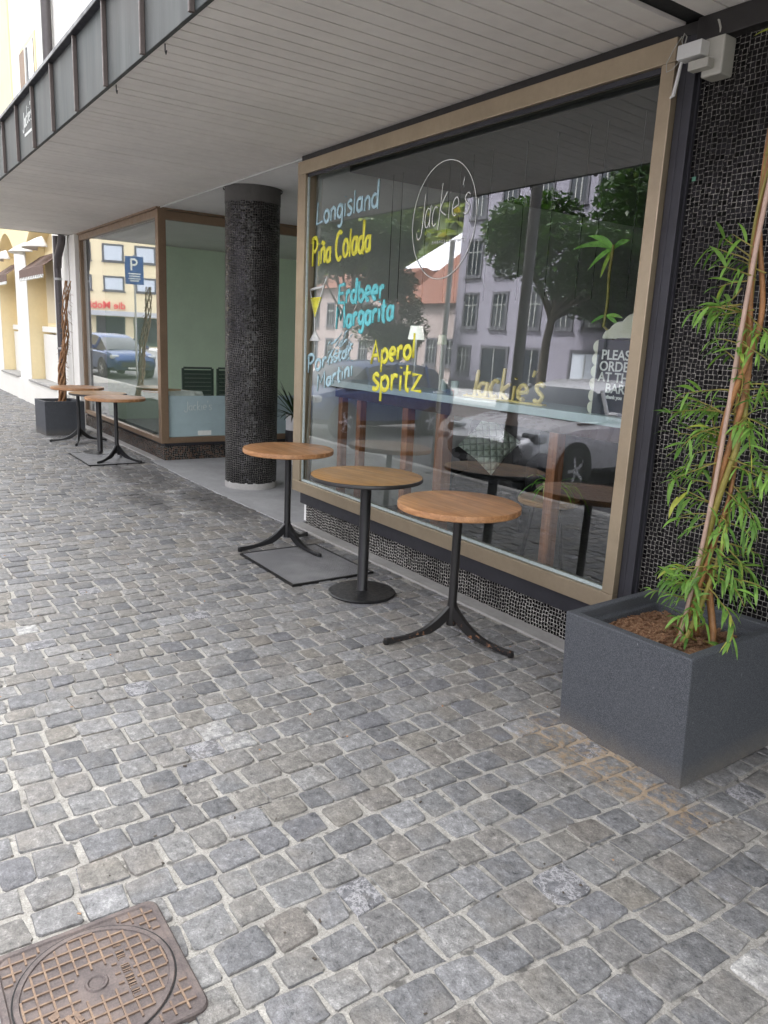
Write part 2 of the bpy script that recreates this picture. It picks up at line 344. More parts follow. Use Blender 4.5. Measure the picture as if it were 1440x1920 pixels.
# ------------------------------------------------------------------ mesh helper
class MB:
    def __init__(s): s.v = []; s.f = []; s.mi = []
    def add(s, vs, fs, mi=0):
        o = len(s.v); s.v += [tuple(q) for q in vs]
        for f in fs: s.f.append(tuple(i + o for i in f)); s.mi.append(mi)
        return s
    def box(s, x0, x1, y0, y1, z0, z1, mi=0):
        v = [(x, y, z) for z in (z0, z1) for y in (y0, y1) for x in (x0, x1)]
        return s.add(v, [(0, 2, 3, 1), (4, 5, 7, 6), (0, 1, 5, 4), (2, 6, 7, 3), (0, 4, 6, 2), (1, 3, 7, 5)], mi)
    def tube(s, path, rad, n=10, cap=True, mi=0, flat=None):
        P = [Vector(p) for p in path]
        if not isinstance(rad, (list, tuple)): rad = [rad] * len(P)
        vs = []; prev = None
        for i, p in enumerate(P):
            t = (P[min(i + 1, len(P) - 1)] - P[max(i - 1, 0)])
            t = t.normalized() if t.length > 1e-9 else Vector((0, 0, 1))
            if prev is None:
                a = Vector((0, 0, 1)) if abs(t.z) < .9 else Vector((1, 0, 0))
                u = t.cross(a).normalized()
            else:
                u = prev - t * prev.dot(t)
                u = u.normalized() if u.length > 1e-6 else t.orthogonal().normalized()
            prev = u; w = t.cross(u)
            for j in range(n):
                a = 2 * PI * j / n
                q = p + (u * math.cos(a) + w * math.sin(a)) * rad[i]
                if flat is not None: q.y = p.y + (q.y - p.y) * flat
                vs.append(q)
        fs = []
        for i in range(len(P) - 1):
            for j in range(n):
                k = (j + 1) % n
                fs.append((i * n + j, i * n + k, (i + 1) * n + k, (i + 1) * n + j))
        if cap:
            fs.append(tuple(range(n - 1, -1, -1))); fs.append(tuple((len(P) - 1) * n + j for j in range(n)))
        return s.add(vs, fs, mi)
    def lathe(s, prof, cx=0, cy=0, n=40, mi=0, cap=True):
        vs = [(cx + r * math.cos(2 * PI * j / n), cy + r * math.sin(2 * PI * j / n), z) for r, z in prof for j in range(n)]
        fs = []
        for i in range(len(prof) - 1):
            for j in range(n):
                k = (j + 1) % n
                fs.append((i * n + j, i * n + k, (i + 1) * n + k, (i + 1) * n + j))
        if cap:
            fs.append(tuple(range(n - 1, -1, -1))); fs.append(tuple((len(prof) - 1) * n + j for j in range(n)))
        return s.add(vs, fs, mi)
    def prism(s, poly, a0, a1, axis='z', mi=0):
        def P(p, a): return {'z': (p[0], p[1], a), 'y': (p[0], a, p[1]), 'x': (a, p[0], p[1])}[axis]
        n = len(poly); vs = [P(p, a0) for p in poly] + [P(p, a1) for p in poly]
        fs = [tuple(range(n - 1, -1, -1)), tuple(range(n, 2 * n))] + [(i, (i + 1) % n, n + (i + 1) % n, n + i) for i in range(n)]
        return s.add(vs, fs, mi)
    def quad(s, a, b, c, d, mi=0): return s.add([a, b, c, d], [(0, 1, 2, 3)], mi)
    def xform(s, m, start=0):
        for i in range(start, len(s.v)): s.v[i] = tuple(m @ Vector(s.v[i]))
        return s
    def build(s, name, mats, parent=None, smooth=False, bevel=0, angle=40, recalc=True):
        me = bpy.data.meshes.new(name); me.from_pydata(s.v, [], s.f)
        if not isinstance(mats, (list, tuple)): mats = [mats]
        for m in mats: me.materials.append(m)
        if len(mats) > 1: me.polygons.foreach_set('material_index', s.mi)
        if recalc:
            import bmesh
            b = bmesh.new(); b.from_mesh(me); bmesh.ops.recalc_face_normals(b, faces=b.faces); b.to_mesh(me); b.free()
        o = bpy.data.objects.new(name, me); C.objects.link(o)
        if parent is not None: o.parent = parent
        if bevel:
            md = o.modifiers.new('bevel', 'BEVEL'); md.width = bevel; md.segments = 2; md.limit_method = 'ANGLE'; md.angle_limit = R(35)
        if smooth:
            me.polygons.foreach_set('use_smooth', [True] * len(me.polygons))
            if angle and angle < 180:
                try: me.set_sharp_from_angle(angle=R(angle))
                except Exception: pass
        me.update()
        return o

def thing(name, label, cat, loc=(0, 0, 0), rz=0, group=None):
    o = bpy.data.objects.new(name, None); C.objects.link(o); o.empty_display_size = .1
    o.location = loc; o.rotation_euler = (0, 0, rz); o['label'] = label; o['category'] = cat
    if group: o['group'] = group
    return o
def tag(o, label, cat, group=None):
    o['label'] = label; o['category'] = cat
    if group: o['group'] = group
    return o
def structure(o, kind='structure'): o['kind'] = kind; return o
def kids(o): return [c for c in C.objects if c.parent == o]
def copy_tree(o, parent=None):
    c = o.copy(); C.objects.link(c)
    if parent is not None: c.parent = parent
    for ch in kids(o): copy_tree(ch, c)
    return c

# ------------------------------------------------------------------ hand lettering
def arc(cx, cy, rx, ry, a0, a1, n=10):
    return [(cx + rx * math.cos(R(a0 + (a1 - a0) * i / n)), cy + ry * math.sin(R(a0 + (a1 - a0) * i / n))) for i in range(n + 1)]
X = .6   # x-height
G = {   # glyph: (advance, strokes)
 'L': (.55, [[(.1, 1), (.06, .02), (.5, .1)]]),
 'P': (.55, [[(.1, .95), (.1, 0)], [(.0, .8)] + arc(.2, .74, .28, .25, 120, -95, 10)]),
 'C': (.6, [arc(.33, .5, .27, .48, 55, 310, 14)]),
 'E': (.55, [[(.5, .95), (.1, .92), (.08, .06), (.52, .02)], [(.1, .5), (.42, .52)]]),
 'M': (.8, [[(.08, 0), (.12, .95), (.36, .4), (.62, .98), (.7, 0)]]),
 'A': (.62, [[(.03, 0), (.28, 1), (.56, .02)], [(.12, .36), (.46, .38)]]),
 'S': (.5, [[(.44, .86), (.28, .98), (.1, .82), (.14, .58), (.36, .46), (.44, .24), (.28, .03), (.06, .1)]]),
 'J': (.5, [[(.42, 1), (.4, .1), (.3, -.16), (.12, -.16), (.03, .02)]]),
 'K': (.6, [[(.14, 1.15), (.1, -.2)], [(.52, .85), (.14, .42), (.55, .15)]]),
 'o': (.48, [arc(.24, .3, .18, .28, 80, 445, 14)]),
 'n': (.48, [[(.08, .6), (.08, 0)], [(.08, .42), (.2, .58), (.34, .54), (.38, .3), (.38, 0)]]),
 'r': (.38, [[(.08, .6), (.08, 0)], [(.08, .38), (.18, .56), (.34, .52)]]),
 'g': (.48, [arc(.22, .32, .16, .26, 30, 360, 12), [(.39, .6), (.39, -.15), (.28, -.33), (.1, -.28)]]),
 'i': (.22, [[(.1, .55), (.1, 0)], [(.1, .8), (.11, .84)]]),
 's': (.4, [[(.35, .52), (.2, .6), (.08, .48), (.2, .32), (.34, .2), (.24, .02), (.05, .07)]]),
 'l': (.22, [[(.1, 1), (.1, 0)]]),
 'a': (.48, [arc(.21, .27, .16, .25, 50, 350, 12), [(.38, .58), (.37, .12), (.43, 0)]]),
 'd': (.5, [arc(.21, .27, .16, .25, 50, 350, 12), [(.4, 1.05), (.38, .1), (.44, 0)]]),
 'b': (.48, [[(.08, 1), (.08, .03)], arc(.24, .28, .16, .26, 150, -160, 12)]),
 'e': (.46, [[(.07, .28), (.37, .34)] + arc(.22, .32, .16, .27, 10, 300, 12)]),
 't': (.36, [[(.16, .9), (.14, .1), (.28, .0)], [(.0, .6), (.33, .63)]]),
 'p': (.5, [[(.08, .6), (.07, -.42)], arc(.25, .3, .17, .27, 150, -165, 12)]),
 'z': (.48, [[(.05, .58), (.4, .58), (.06, .03), (.46, .0)]]),
 'c': (.42, [arc(.23, .3, .17, .28, 50, 310, 12)]),
 'k': (.46, [[(.09, 1.05), (.08, 0)], [(.38, .55), (.1, .26), (.4, 0)]]),
 'u': (.48, [[(.08, .58), (.1, .1), (.22, .0), (.36, .12), (.38, .58)], [(.38, .3), (.41, 0)]]),
 "'": (.16, [[(.1, 1.1), (.05, .88)]]),
 ' ': (.3, []),
}
G['\u00f1'] = (G['n'][0], G['n'][1] + [[(.1, .74), (.18, .8), (.26, .74), (.36, .8)]])
def smooth_path(p, n=4):
    if len(p) < 3: return p
    out = []
    for i in range(len(p) - 1):
        a, b, c, d = p[max(i - 1, 0)], p[i], p[i + 1], p[min(i + 2, len(p) - 1)]
        for k in range(n):
            t = k / n
            out.append(tuple(.5 * ((2 * b[q]) + (c[q] - a[q]) * t + (2 * a[q] - 5 * b[q] + 4 * c[q] - d[q]) * t * t + (3 * b[q] - a[q] - 3 * c[q] + d[q]) * t ** 3) for q in (0, 1)))
    return out + [p[-1]]
PANE_TILT = R(1.0)
def pane_y(z): return 3.115 + (z - .4) * math.tan(PANE_TILT)
def lettering(mb, text, x0, z0, x1, z1, cap, r, seed=1, y=None, flat=.22, slant=0.0, sharp='LEMAPz', mirror=False):
    rnd = random.Random(seed); tot = sum(G[c][0] for c in text); sx = (x1 - x0) / tot; u = 0
    slope = (z1 - z0) / (x1 - x0)
    for c in text:
        adv, st = G[c]; jz = rnd.uniform(-.03, .03) * cap; js = rnd.uniform(.92, 1.08)
        for s in st:
            if c not in sharp: s = smooth_path(s)
            pts = []
            for px, pz in s:
                xx = x0 + (u + px) * sx + pz * slant * cap; zz = z0 + (xx - x0) * slope + pz * cap * js + jz
                pts.append((xx, (y if y is not None else pane_y(zz) - .004), zz))
            n = len(pts); rr = [r * rnd.uniform(.82, 1.12) for _ in range(n)]
            rr[0] *= .8; rr[-1] *= .75
            mb.tube(pts, rr, 8, True, 0, flat)
        u += adv
    return mb

# ------------------------------------------------------------------ ground
D = 3.15          # facade plane
SOF = 2.99        # underside of the canopy
rnd = random.Random(11)
MHX0, MHX1, MHY0, MHY1 = -1.872, -1.446, .157, .583     # manhole frame

b = MB(); b.box(-400, 400, -400, 400, -.4, -.13)
structure(b.build('ground', M['asphalt']))
b = MB(); b.box(-160, 60, -14.0, -.42, -.126, -.122)
structure(b.build('road', M['asphalt']))
b = MB(); b.box(-160, 60, -.42, -.27, -.2, .004)
structure(b.build('kerb', M['concrete'], bevel=.01))
b = MB(); b.box(-160, 60, -60, -14.0, -.2, .0)
structure(b.build('far_pavement', M['slab']))

def cobbles():
    b = MB(); b.box(-40, 6, -.27, 3.03, -.12, .0025, 1)
    rx, ry = .125, .126; NP = 24
    def line(r, y):     # wavy boundary between two rows
        return r * rx + .012 * math.sin(y * 2.3 + r * .37) + .007 * math.sin(y * 5.1 - r * 1.9) + .02 * math.sin(y * .8 + r * .11)
    r0, r1 = int(-23 / rx), int(1.4 / rx)
    for r in range(r0, r1):
        y = -.27 + rnd.uniform(-.14, 0)
        while y < 3.02:
            w = ry * rnd.uniform(.78, 1.24)
            ya, yb = max(y, -.265), min(y + w, 3.025); y += w
            if yb - ya < .05: continue
            g = rnd.uniform(.0035, .008)
            ym = (ya + yb) / 2; xm = line(r + .5, ym)
            if MHX0 + .045 < xm < MHX1 - .045 and MHY0 + .045 < ym < MHY1 - .045: continue
            def J(): return rnd.uniform(-.007, .007)
            q = [(line(r, ya) + g + J(), ya + g + J()), (line(r + 1, ya) - g + J(), ya + g + J()),
                 (line(r + 1, yb) - g + J(), yb - g + J()), (line(r, yb) + g + J(), yb - g + J())]
            ex = rnd.uniform(.08, .3); hz = rnd.uniform(-.0025, .003); tx, ty = rnd.uniform(-.03, .03), rnd.uniform(-.03, .03)
            ph = rnd.uniform(0, 6)
            ring = []
            for i in range(NP):
                a = 2 * PI * (i + .5) / NP; ca, sa = math.cos(a), math.sin(a)
                u = math.copysign(abs(ca) ** ex, ca); v = math.copysign(abs(sa) ** ex, sa)
                wv = 1 + .03 * math.sin(3 * a + ph) + rnd.uniform(-.04, .03)
                ring.append((u * wv, v * wv))
            vs = []
            for sc, z in ((1.0, -.02), (.99, .004), (.96, .0078), (.8, .0092), (.36, .0096)):
                for u, v in ring:
                    u2, v2 = (u * sc + 1) / 2, (v * sc + 1) / 2
                    px = (q[0][0] * (1 - u2) + q[1][0] * u2) * (1 - v2) + (q[3][0] * (1 - u2) + q[2][0] * u2) * v2
                    py = (q[0][1] * (1 - u2) + q[1][1] * u2) * (1 - v2) + (q[3][1] * (1 - u2) + q[2][1] * u2) * v2
                    zz = z
                    if z > 0: zz += hz + (px - xm) * tx + (py - ym) * ty + (rnd.uniform(-.0007, .0007) if .7 < sc < .97 else 0)
                    vs.append((px, py, zz))
            fs = []
            for k in range(4):
                for i in range(NP):
                    j = (i + 1) % NP
                    fs.append((k * NP + i, k * NP + j, (k + 1) * NP + j, (k + 1) * NP + i))
            vs.append((xm, ym, 0.0098 + hz)); c = len(vs) - 1
            for i in range(NP): fs.append((4 * NP + i, 4 * NP + (i + 1) % NP, c))
            b.add(vs, fs, 0)
    o = b.build('pavement', [M['stone'], M['sand']], smooth=True, angle=50, recalc=False)
    return structure(o)
cobbles()
b = MB(); b.box(-5.7, 6, 3.03, D, -.1, .016); b.box(-13.4, -9.28, 3.03, D, -.1, .016)
structure(b.build('kerb_strip', M['concrete'], bevel=.004))
b = MB(); b.prism([(-9.279, 2.98), (-7.9, 2.95), (-6.4, 2.97), (-5.701, 2.99), (-5.701, 7.5), (-9.279, 7.5)], -.1, .014)
structure(b.build('slab', M['slab'], bevel=.004))

def debris():
    rq = random.Random(77); b = MB()
    for _ in range(420):
        x, y = rq.uniform(-9, .3), rq.uniform(-.2, 3.0)
        if MHX0 < x < MHX1 and MHY0 < y < MHY1: continue
        l, w, h = rq.uniform(.002, .007), rq.uniform(.0015, .004), rq.uniform(.001, .003); st = len(b.v)
        b.box(-l, l, -w, w, 0, h, 0 if rq.random() < .6 else (1 if rq.random() < .6 else 2))
        b.xform(Matrix.Translation((x, y, .0105)) @ Matrix.Rotation(rq.uniform(0, 3), 4, 'Z') @ Matrix.Rotation(rq.uniform(-.3, .3), 4, 'X'), st)
    structure(b.build('debris', [M['bark'], M['concrete'], M['dry']]), 'stuff')
debris()
def manhole():
    cx, cy = (MHX0 + MHX1) / 2, (MHY0 + MHY1) / 2; h = (MHX1 - MHX0) / 2
    t = thing('manhole_cover', 'square rusty cast iron manhole cover with round ribbed lid set in the cobbles', 'manhole cover', (cx, cy, .001))
    def rr(s, r, n=6):
        out = []
        for qx, qy, a in ((s - r, s - r, 0), (-s + r, s - r, 90), (-s + r, -s + r, 180), (s - r, -s + r, 270)):
            for i in range(n + 1):
                th = R(a + 90 * i / n); out.append((qx + r * math.cos(th), qy + r * math.sin(th)))
        return out
    b = MB(); b.prism(rr(h, .03), -.05, .0165)
    # raised outer rim
    o1, o2 = rr(h, .03), rr(h - .02, .022); n = len(o1)
    vs = [(x, y, .0166) for x, y in o1] + [(x, y, .0205) for x, y in rr(h - .004, .028)] + [(x, y, .0205) for x, y in rr(h - .016, .024)] + [(x, y, .0166) for x, y in o2]
    fs = [(k * n + i, k * n + (i + 1) % n, (k + 1) * n + (i + 1) % n, (k + 1) * n + i) for k in range(3) for i in range(n)]
    b.add(vs, fs)
    f = b.build('frame', M['iron'], t, smooth=True, angle=30)
    # corner ribs on the frame outside the lid
    b = MB(); rl = .187; p = .0335
    def bar(x0, y0, x1, y1, z0, z1, w=.0025, b=None):
        b = b or bars[0]
        if abs(x1 - x0) > abs(y1 - y0): b.box(x0, x1, y0 - w, y0 + w, z0, z1)
        else: b.box(x0 - w, x0 + w, y0, y1, z0, z1)
    lim = h - .021; corner = {(i, j): MB() for i in (-1, 1) for j in (-1, 1)}; bars = [None]
    for i in range(-6, 7):
        c = i * p
        if abs(c) > lim: continue
        e = math.sqrt(max((rl + .012) ** 2 - c * c, 0)) if abs(c) < rl + .012 else 0
        for sgn in (-1, 1):
            a0, a1 = sorted((sgn * e, sgn * lim))
            if a1 - a0 > .012:
                sc_ = 1 if c > 0 else -1
                bar(c, a0, c, a1, .0163, .0205, b=corner[(sc_, sgn)]); bar(a0, c, a1, c, .0162, .0202, b=corner[(sgn, sc_)])
    for q in corner.values(): q.build('rib', M['rust'], f)
    # the round lid
    b = MB(); b.lathe([(rl, -.02), (rl, .0195), (rl - .002, .021), (rl - .013, .021), (rl - .015, .0175), (.001, .0175)], n=72)
    lid = b.build('lid', M['iron'], t, smooth=True, angle=35)
    b = MB(); b.lathe([(rl + .0045, .0161), (rl + .0045, .0171), (rl + .0004, .0171), (rl + .0004, .0161)], n=72, cap=False)
    b.build('gap', M['void'], f)
    b = MB(); ri = rl - .016; bars[0] = b
    for i in range(-5, 6):
        c = i * p
        if abs(c) > ri: continue
        e = math.sqrt(ri * ri - c * c) - .003
        for horiz in (0, 1):
            spans = [(-e, e)]
            cuts = []
            if abs(c) < .045: cuts.append((-.045, .045))
            if horiz == 0 and i in (-2, -1, 0, 1, 2): cuts.append((.058, .09))      # plain band that carries the raised lettering
            if horiz == 1 and i in (2,): cuts.append((-.1, .1))
            for c0, c1 in cuts:
                ns = []
                for s0, s1 in spans:
                    if c1 <= s0 or c0 >= s1: ns.append((s0, s1)); continue
                    if s0 < c0: ns.append((s0, c0))
                    if c1 < s1: ns.append((c1, s1))
                spans = ns
            for s0, s1 in spans:
                if s1 - s0 < .01: continue
                if horiz: bar(s0, c, s1, c, .0173, .0212)
                else: bar(c, s0, c, s1, .0173, .0215)
    b.build('rib', M['rust'], lid)
    b = MB(); rq = random.Random(4); x = -.095          # worn, unreadable raised casting marks
    while x < .095:
        w = rq.uniform(.006, .012)
        if rq.random() < .84:
            z1 = .0198
            b.box(x, x + .0018, .064, .084, .0172, z1); b.box(x, x + w * .8, .064 if rq.random() < .5 else .0825, .0658 if rq.random() < .5 else .0843, .0172, z1)
            if rq.random() < .6: b.box(x + w * .8 - .002, x + w * .8, .064, .084, .0172, z1 + .0002)
        x += w + .003
    b.build('lettering', M['rust'], lid)
    b = MB(); b.lathe([(.017, .0174), (.021, .0215), (.026, .0215), (.029, .0174)], n=24, cap=False); b.lathe([(.0172, .0174), (.0172, .0182), (.001, .0182)], n=24)
    b.build('pick_hole', [M['iron']], lid, smooth=True)
    b = MB(); b.box(.03, .066, -.108, -.096, .0174, .0225); b.box(.034, .07, -.09, -.078, .0174, .0225); b.box(.0, .02, -.13, -.11, .0174, .0225)
    b.xform(Matrix.Rotation(R(20), 4, 'Z')); b.build('emblem', M['rust'], lid, bevel=.0015)
manhole()

# ------------------------------------------------------------------ cafe building
cafe = thing('cafe_building', 'cafe building with black mosaic walls, big shop windows and deep boarded canopy', 'building')
def window_frame(b, x0, x1, z0, z1, xi0, xi1, zi0, zi1, y0, y1):
    b.box(x0, x1, y0, y1, z0, zi0); b.box(x0, x1, y0, y1, zi1, z1)
    b.box(x0, xi0, y0 + .0015, y1, zi0, zi1); b.box(xi1, x1, y0 + .0015, y1, zi0, zi1)

b = MB(); b.box(-2.235, 6, D, D + .3, 0.014, 3.2); b.build('mosaic_wall', M['mosaic'], cafe)
b = MB(); b.box(-2.215, -2.197, D - .0012, D + .001, 2.346, 2.364); b.build('green_tile', plain('green_tile', (.1, .25, .17), .3), cafe)
b = MB(); b.box(-5.63, -2.345, D, D + .28, .014, .1955); b.build('mosaic_plinth', M['mosaic_plinth'], cafe)
b = MB()
b.box(-5.66, -2.237, 3.105, D + .02, .197, .2965)                          # sill band
b.box(-2.32, -2.285, 3.112, D + .1, .2968, 2.9378); b.box(-2.282, -2.237, 3.108, D + .1, .2968, 2.9378)
b.build('sub_frame', M['blackframe'], cafe, bevel=.003)
b = MB(); b.box(-5.76, -2.241, 3.11, D + .06, 2.938, SOF - .002); b.build('head_band', M['edge'], cafe, bevel=.003)
b = MB(); b.box(-2.24, 6, 3.09, D - .001, SOF - .1, SOF - .002); b.build('head_trim', M['edge'], cafe, bevel=.003)
b = MB(); b.box(-2.2368, -2.228, 3.135, D + .01, .015, SOF - .101); b.build('edge_trim', M['blackframe'], cafe)
b = MB(); window_frame(b, -5.76, -2.322, .298, 2.936, -5.635, -2.392, .392, 2.838, 3.075, 3.18)
win = b.build('shop_window', M['gold'], cafe, bevel=.004)
b = MB(); b.box(-5.632, -2.394, 3.098, 3.11, .394, .412); b.box(-5.633, -5.617, 3.097, 3.11, .413, 2.836); b.build('glazing_bead', M['gasket'], win)
b = MB(); b.box(-5.634, -2.3935, 3.096, 3.112, 2.815, 2.8365); b.build('top_gasket', M['blackframe'], win)
def pane(b, P):  # 4 front corners counter-clockwise seen from outside; front face glass (0), the rest clear (1)
    n = (P[1] - P[0]).cross(P[3] - P[0]).normalized(); k = [p - n * .008 for p in P]
    b.add(P + k, [(0, 1, 2, 3)], 0); o = len(b.v) - 8
    for f in ((7, 6, 5, 4), (1, 0, 4, 5), (2, 1, 5, 6), (3, 2, 6, 7), (0, 3, 7, 4)):
        b.f.append(tuple(i + o for i in f)); b.mi.append(1)
b = MB()
def PY(x, z): return Vector((x, pane_y(z), z))
pane(b, [PY(-5.633, .395), PY(-2.394, .395), PY(-2.394, 2.836), PY(-5.633, 2.836)])
b.build('pane', [M['glass'], M['clear']], win, recalc=False)

# writing painted on the inside of the glass
def paint(name, mat, items, label=None):
    b = MB()
    for it in items: lettering(b, *it)
    o = b.build(name, mat, win, smooth=True, angle=180)
    if label: o['label'] = label
    return o
paint('painted_lettering', M['p_pale'], [('Longisland', -5.575, 2.462, -4.69, 2.505, .165, .0135, 3)], 'pale blue hand-painted word Longisland')
paint('painted_lettering', M['p_yellow'], [('Pi\u00f1a Colada', -5.625, 2.145, -4.765, 2.215, .21, .0175, 5)], 'yellow hand-painted words Pi\u00f1a Colada')
paint('painted_lettering', M['p_cyan'], [('Erdbeer', -5.19, 1.852, -4.56, 1.885, .155, .0185, 7), ('Margarita', -5.21, 1.665, -4.43, 1.738, .16, .0185, 8)], 'turquoise hand-painted words Erdbeer Margarita')
paint('painted_lettering', M['p_yellow'], [('Aperol', -4.69, 1.425, -4.155, 1.49, .155, .0175, 9), ('spritz', -4.66, 1.24, -4.06, 1.275, .19, .0175, 10)], 'yellow hand-painted words Aperol spritz')
paint('painted_lettering', M['p_pale'], [('Por', -5.63, 1.3, -5.31, 1.37, .14, .014, 12), ('nstar', -5.3, 1.385, -4.95, 1.47, .1, .01, 13), ('Martini', -5.46, 1.165, -4.92, 1.33, .13, .0135, 14)], 'pale blue hand-painted words Pornstar Martini, partly under a painted reflection')
b = MB(); rr_ = random.Random(5)                                  # pale strokes painting a bright street reflection over the word
for i in range(46):
    x = rr_.uniform(-5.32, -4.98); z = rr_.uniform(1.38, 1.58); l = rr_.uniform(.03, .1)
    pts = [(x + t * l * .7, pane_y(z) - .0035, z + (x + 5.3) * .18 + t * l * rr_.uniform(.4, .8)) for t in (0, .5, 1)]
    b.tube(pts, [.003, rr_.uniform(.004, .009), .003], 6, True, 0, .2)
b.build('painted_reflection', M['p_pale'], win, smooth=True, angle=180)
b = MB()                                                          # cocktail glass drawing
def line(pts, r): b.tube([(x, pane_y(z) - .004, z) for x, z in pts], r, 8, True, 0, .22)
line([(-5.64, 1.965), (-5.41, 1.99)], .009); line([(-5.63, 1.965), (-5.535, 1.745)], .007); line([(-5.42, 1.985), (-5.535, 1.745)], .007)
line([(-5.535, 1.745), (-5.53, 1.63)], .006); line([(-5.41, 2.0), (-5.37, 2.06)], .007)
for i in range(7): line([(-5.535 - .012 * i, 1.64 - .012 * i), (-5.525 + .014 * i, 1.64 - .011 * i)], .006)
b.build('painted_glass_outline', M['p_white'], win, smooth=True, angle=180)
b = MB()
for i in range(9):
    z = 1.76 + .017 * i; w = .006 + .0095 * i
    line([(-5.535 - w, z), (-5.53 + w, z + .004)], .009)
b.build('painted_drink', M['p_yellow'], win, smooth=True, angle=180)
b = MB(); line([(-3.965 + .315 * math.cos(2 * PI * i / 60), 2.345 + .352 * math.sin(2 * PI * i / 60)) for i in range(61)], .0028)
lettering(b, 'JacK', -4.235, 2.29, -3.93, 2.34, .22, .004, 21, None, .3, .05, '')
lettering(b, "ie's", -3.93, 2.34, -3.71, 2.37, .2, .004, 22, None, .3, .05, '')
rq = random.Random(3); x = -4.06
while x < -3.73:
    line([(x, 2.207 + rq.uniform(0, .01)), (x + .008, 2.226), (x + .014, 2.207)], .0026); x += .024
b.build('round_logo', M['p_white'], win, smooth=True, angle=180)['label'] = "thin white ring logo with Jackie's written in it"

# corner shop window: street side, corner post, return side
b = MB()
b.box(-13.0, -9.3, 3.12, 3.2, .215, .275); b.box(-13.0, -9.3, 3.12, 3.2, 2.88, 2.965)
b.box(-13.0, -12.93, 3.1215, 3.2, .275, 2.88)
cw = b.build('corner_window', M['bronze'], cafe, bevel=.004)
b = MB(); b.box(-9.36, -9.262, 3.116, 3.215, .2135, 2.972); b.build('corner_post', M['bronze'], cw, bevel=.006)
b = MB(); b.box(-9.34, -9.27, 3.215, 7.3, .215, .285); b.box(-9.34, -9.27, 3.215, 7.3, 2.86, 2.96); b.box(-9.339, -9.271, 7.2, 7.3, .285, 2.86); b.build('return_frame', M['bronze'], cw, bevel=.004)
b = MB(); V = Vector
pane(b, [V((-12.93, 3.15, .275)), V((-9.36, 3.15, .275)), V((-9.36, 3.15, 2.88)), V((-12.93, 3.15, 2.88))])
b.build('pane', [M['glass_far'], M['clear']], cw, recalc=False)
b = MB(); pane(b, [V((-9.3, 3.215, .285)), V((-9.3, 7.2, .285)), V((-9.3, 7.2, 2.86)), V((-9.3, 3.215, 2.86))])
b.build('pane', [M['glass_ret'], M['clear']], cw, recalc=False)
b = MB(); b.box(-9.317, -9.3115, 3.23, 7.19, .287, .8); fr = b.build('frosted_film', M['frost'], cw)
b = MB(); y0 = 3.42
for c in "Jackie's":
    adv, st = G[c]
    for s in st:
        b.tube([(-9.297, y0 + px * .12, .62 + pz * .11) for px, pz in smooth_path(s)], .003, 6)
    y0 += adv * .12
b.build('film_lettering', M['p_white'], cw)
b = MB(); b.box(-9.2985, -9.296, 3.6, 3.78, .3, .36); b.build('sticker', M['p_white'], cw)
b = MB(); b.box(-13.3, -9.2, 3.13, 3.4, .014, .185); b.box(-9.4, -9.2, 3.4, 7.3, .014, .185)
b.build('mosaic_plinth', M['mosaic_brown'], cafe)['label'] = 'brownish black mosaic plinth under the corner window'
b = MB(); b.box(-13.3, -9.27, 3.16, 3.42, .1855, .2145); b.box(-9.36, -9.275, 3.42, 7.3, .1855, .2145); b.build('plinth_shadow_line', M['blackframe'], cafe)  # black strip paints in the shadow line above the plinth
b = MB(); b.box(-13.38, -13.01, 3.06, 3.5, .0, SOF - .01); b.build('corner_pilaster', M['white_wall'], cafe, bevel=.01)
b = MB(); b.box(-13.01, -9.26, 3.1, 3.26, 2.966, SOF - .001); b.box(-9.36, -9.26, 3.26, 7.3, 2.966, SOF - .001); b.build('head_trim', M['bronze'], cafe)

# column
cb = MB(); cb.lathe([(.27, .075), (.27, 2.84)], n=64, cap=False)
col = cb.build('column', M['mosaic_col'], cafe, smooth=True, angle=60); col.location = (-7.37, 3.44, 0)
cb = MB(); cb.lathe([(.272, .01), (.273, .055), (.268, .09), (.262, .092)], n=64, cap=False)
for v in range(64 * 2, 64 * 3):
    x, y, z = cb.v[v]; cb.v[v] = (x, y, z + .012 * math.sin(v * 1.7) + .006 * math.sin(v * 4.1))
cb.build('base_ring', M['concrete'], col, smooth=True, angle=40)
cb = MB(); cb.lathe([(.274, 2.84), (.274, SOF - .003)], n=64, cap=False); cb.lathe([(.29, SOF - .02), (.29, SOF - .004)], n=64, cap=False)
cb.build('collar', plain('column_collar', (.08, .076, .07), .7), col, smooth=True, angle=40)

# canopy: boarded soffit, patinated fascia with standing seams
YF = 1.415
b = MB(); rnd = random.Random(8); x = -13.42; slot = -2.27
while x < 4.0:
    w = .112
    if not (slot - .06 < x + w / 2 < slot + .06):
        b.box(x + .0045, x + w - .0045, YF + .02, D - .012, SOF + rnd.uniform(-.0012, .0012), SOF + .02)
    x += w
can = b.build('canopy', M['soffit'], cafe)
b = MB(); b.box(-13.4, 4, YF + .03, D + .5, SOF + .024, SOF + .4); b.build('canopy_body', M['void'], can)
b = MB(); x = -3.64 + .69 * 6; seams = []
while x > -13.5: seams.append(x); x -= .69
b.box(-13.42, 4, YF - .006, YF + .018, SOF - .005, 3.432)
b.box(-13.44, -13.42, YF - .006, D + .2, SOF - .005, 3.432)
fas = b.build('fascia', M['patina'], can, bevel=.003)
b = MB()
seam_m = plain('seam_metal', (.105, .085, .078), .5, .4)
for x in seams:
    b = MB(); b.box(x - .011, x + .011, YF - .034, YF - .0065, SOF - .012, 3.43); b.build('seam', seam_m, fas, bevel=.004)
b = MB(); b.box(-13.47, 4, YF - .05, YF + .1, 3.4325, 3.462); b.build('flashing', M['blackframe'], fas, bevel=.004)
b = MB(); lettering(b, "Jackie's", -7.58, 3.2, -7.2, 3.22, .13, .006, 31, YF - .009, .4, .1, '')
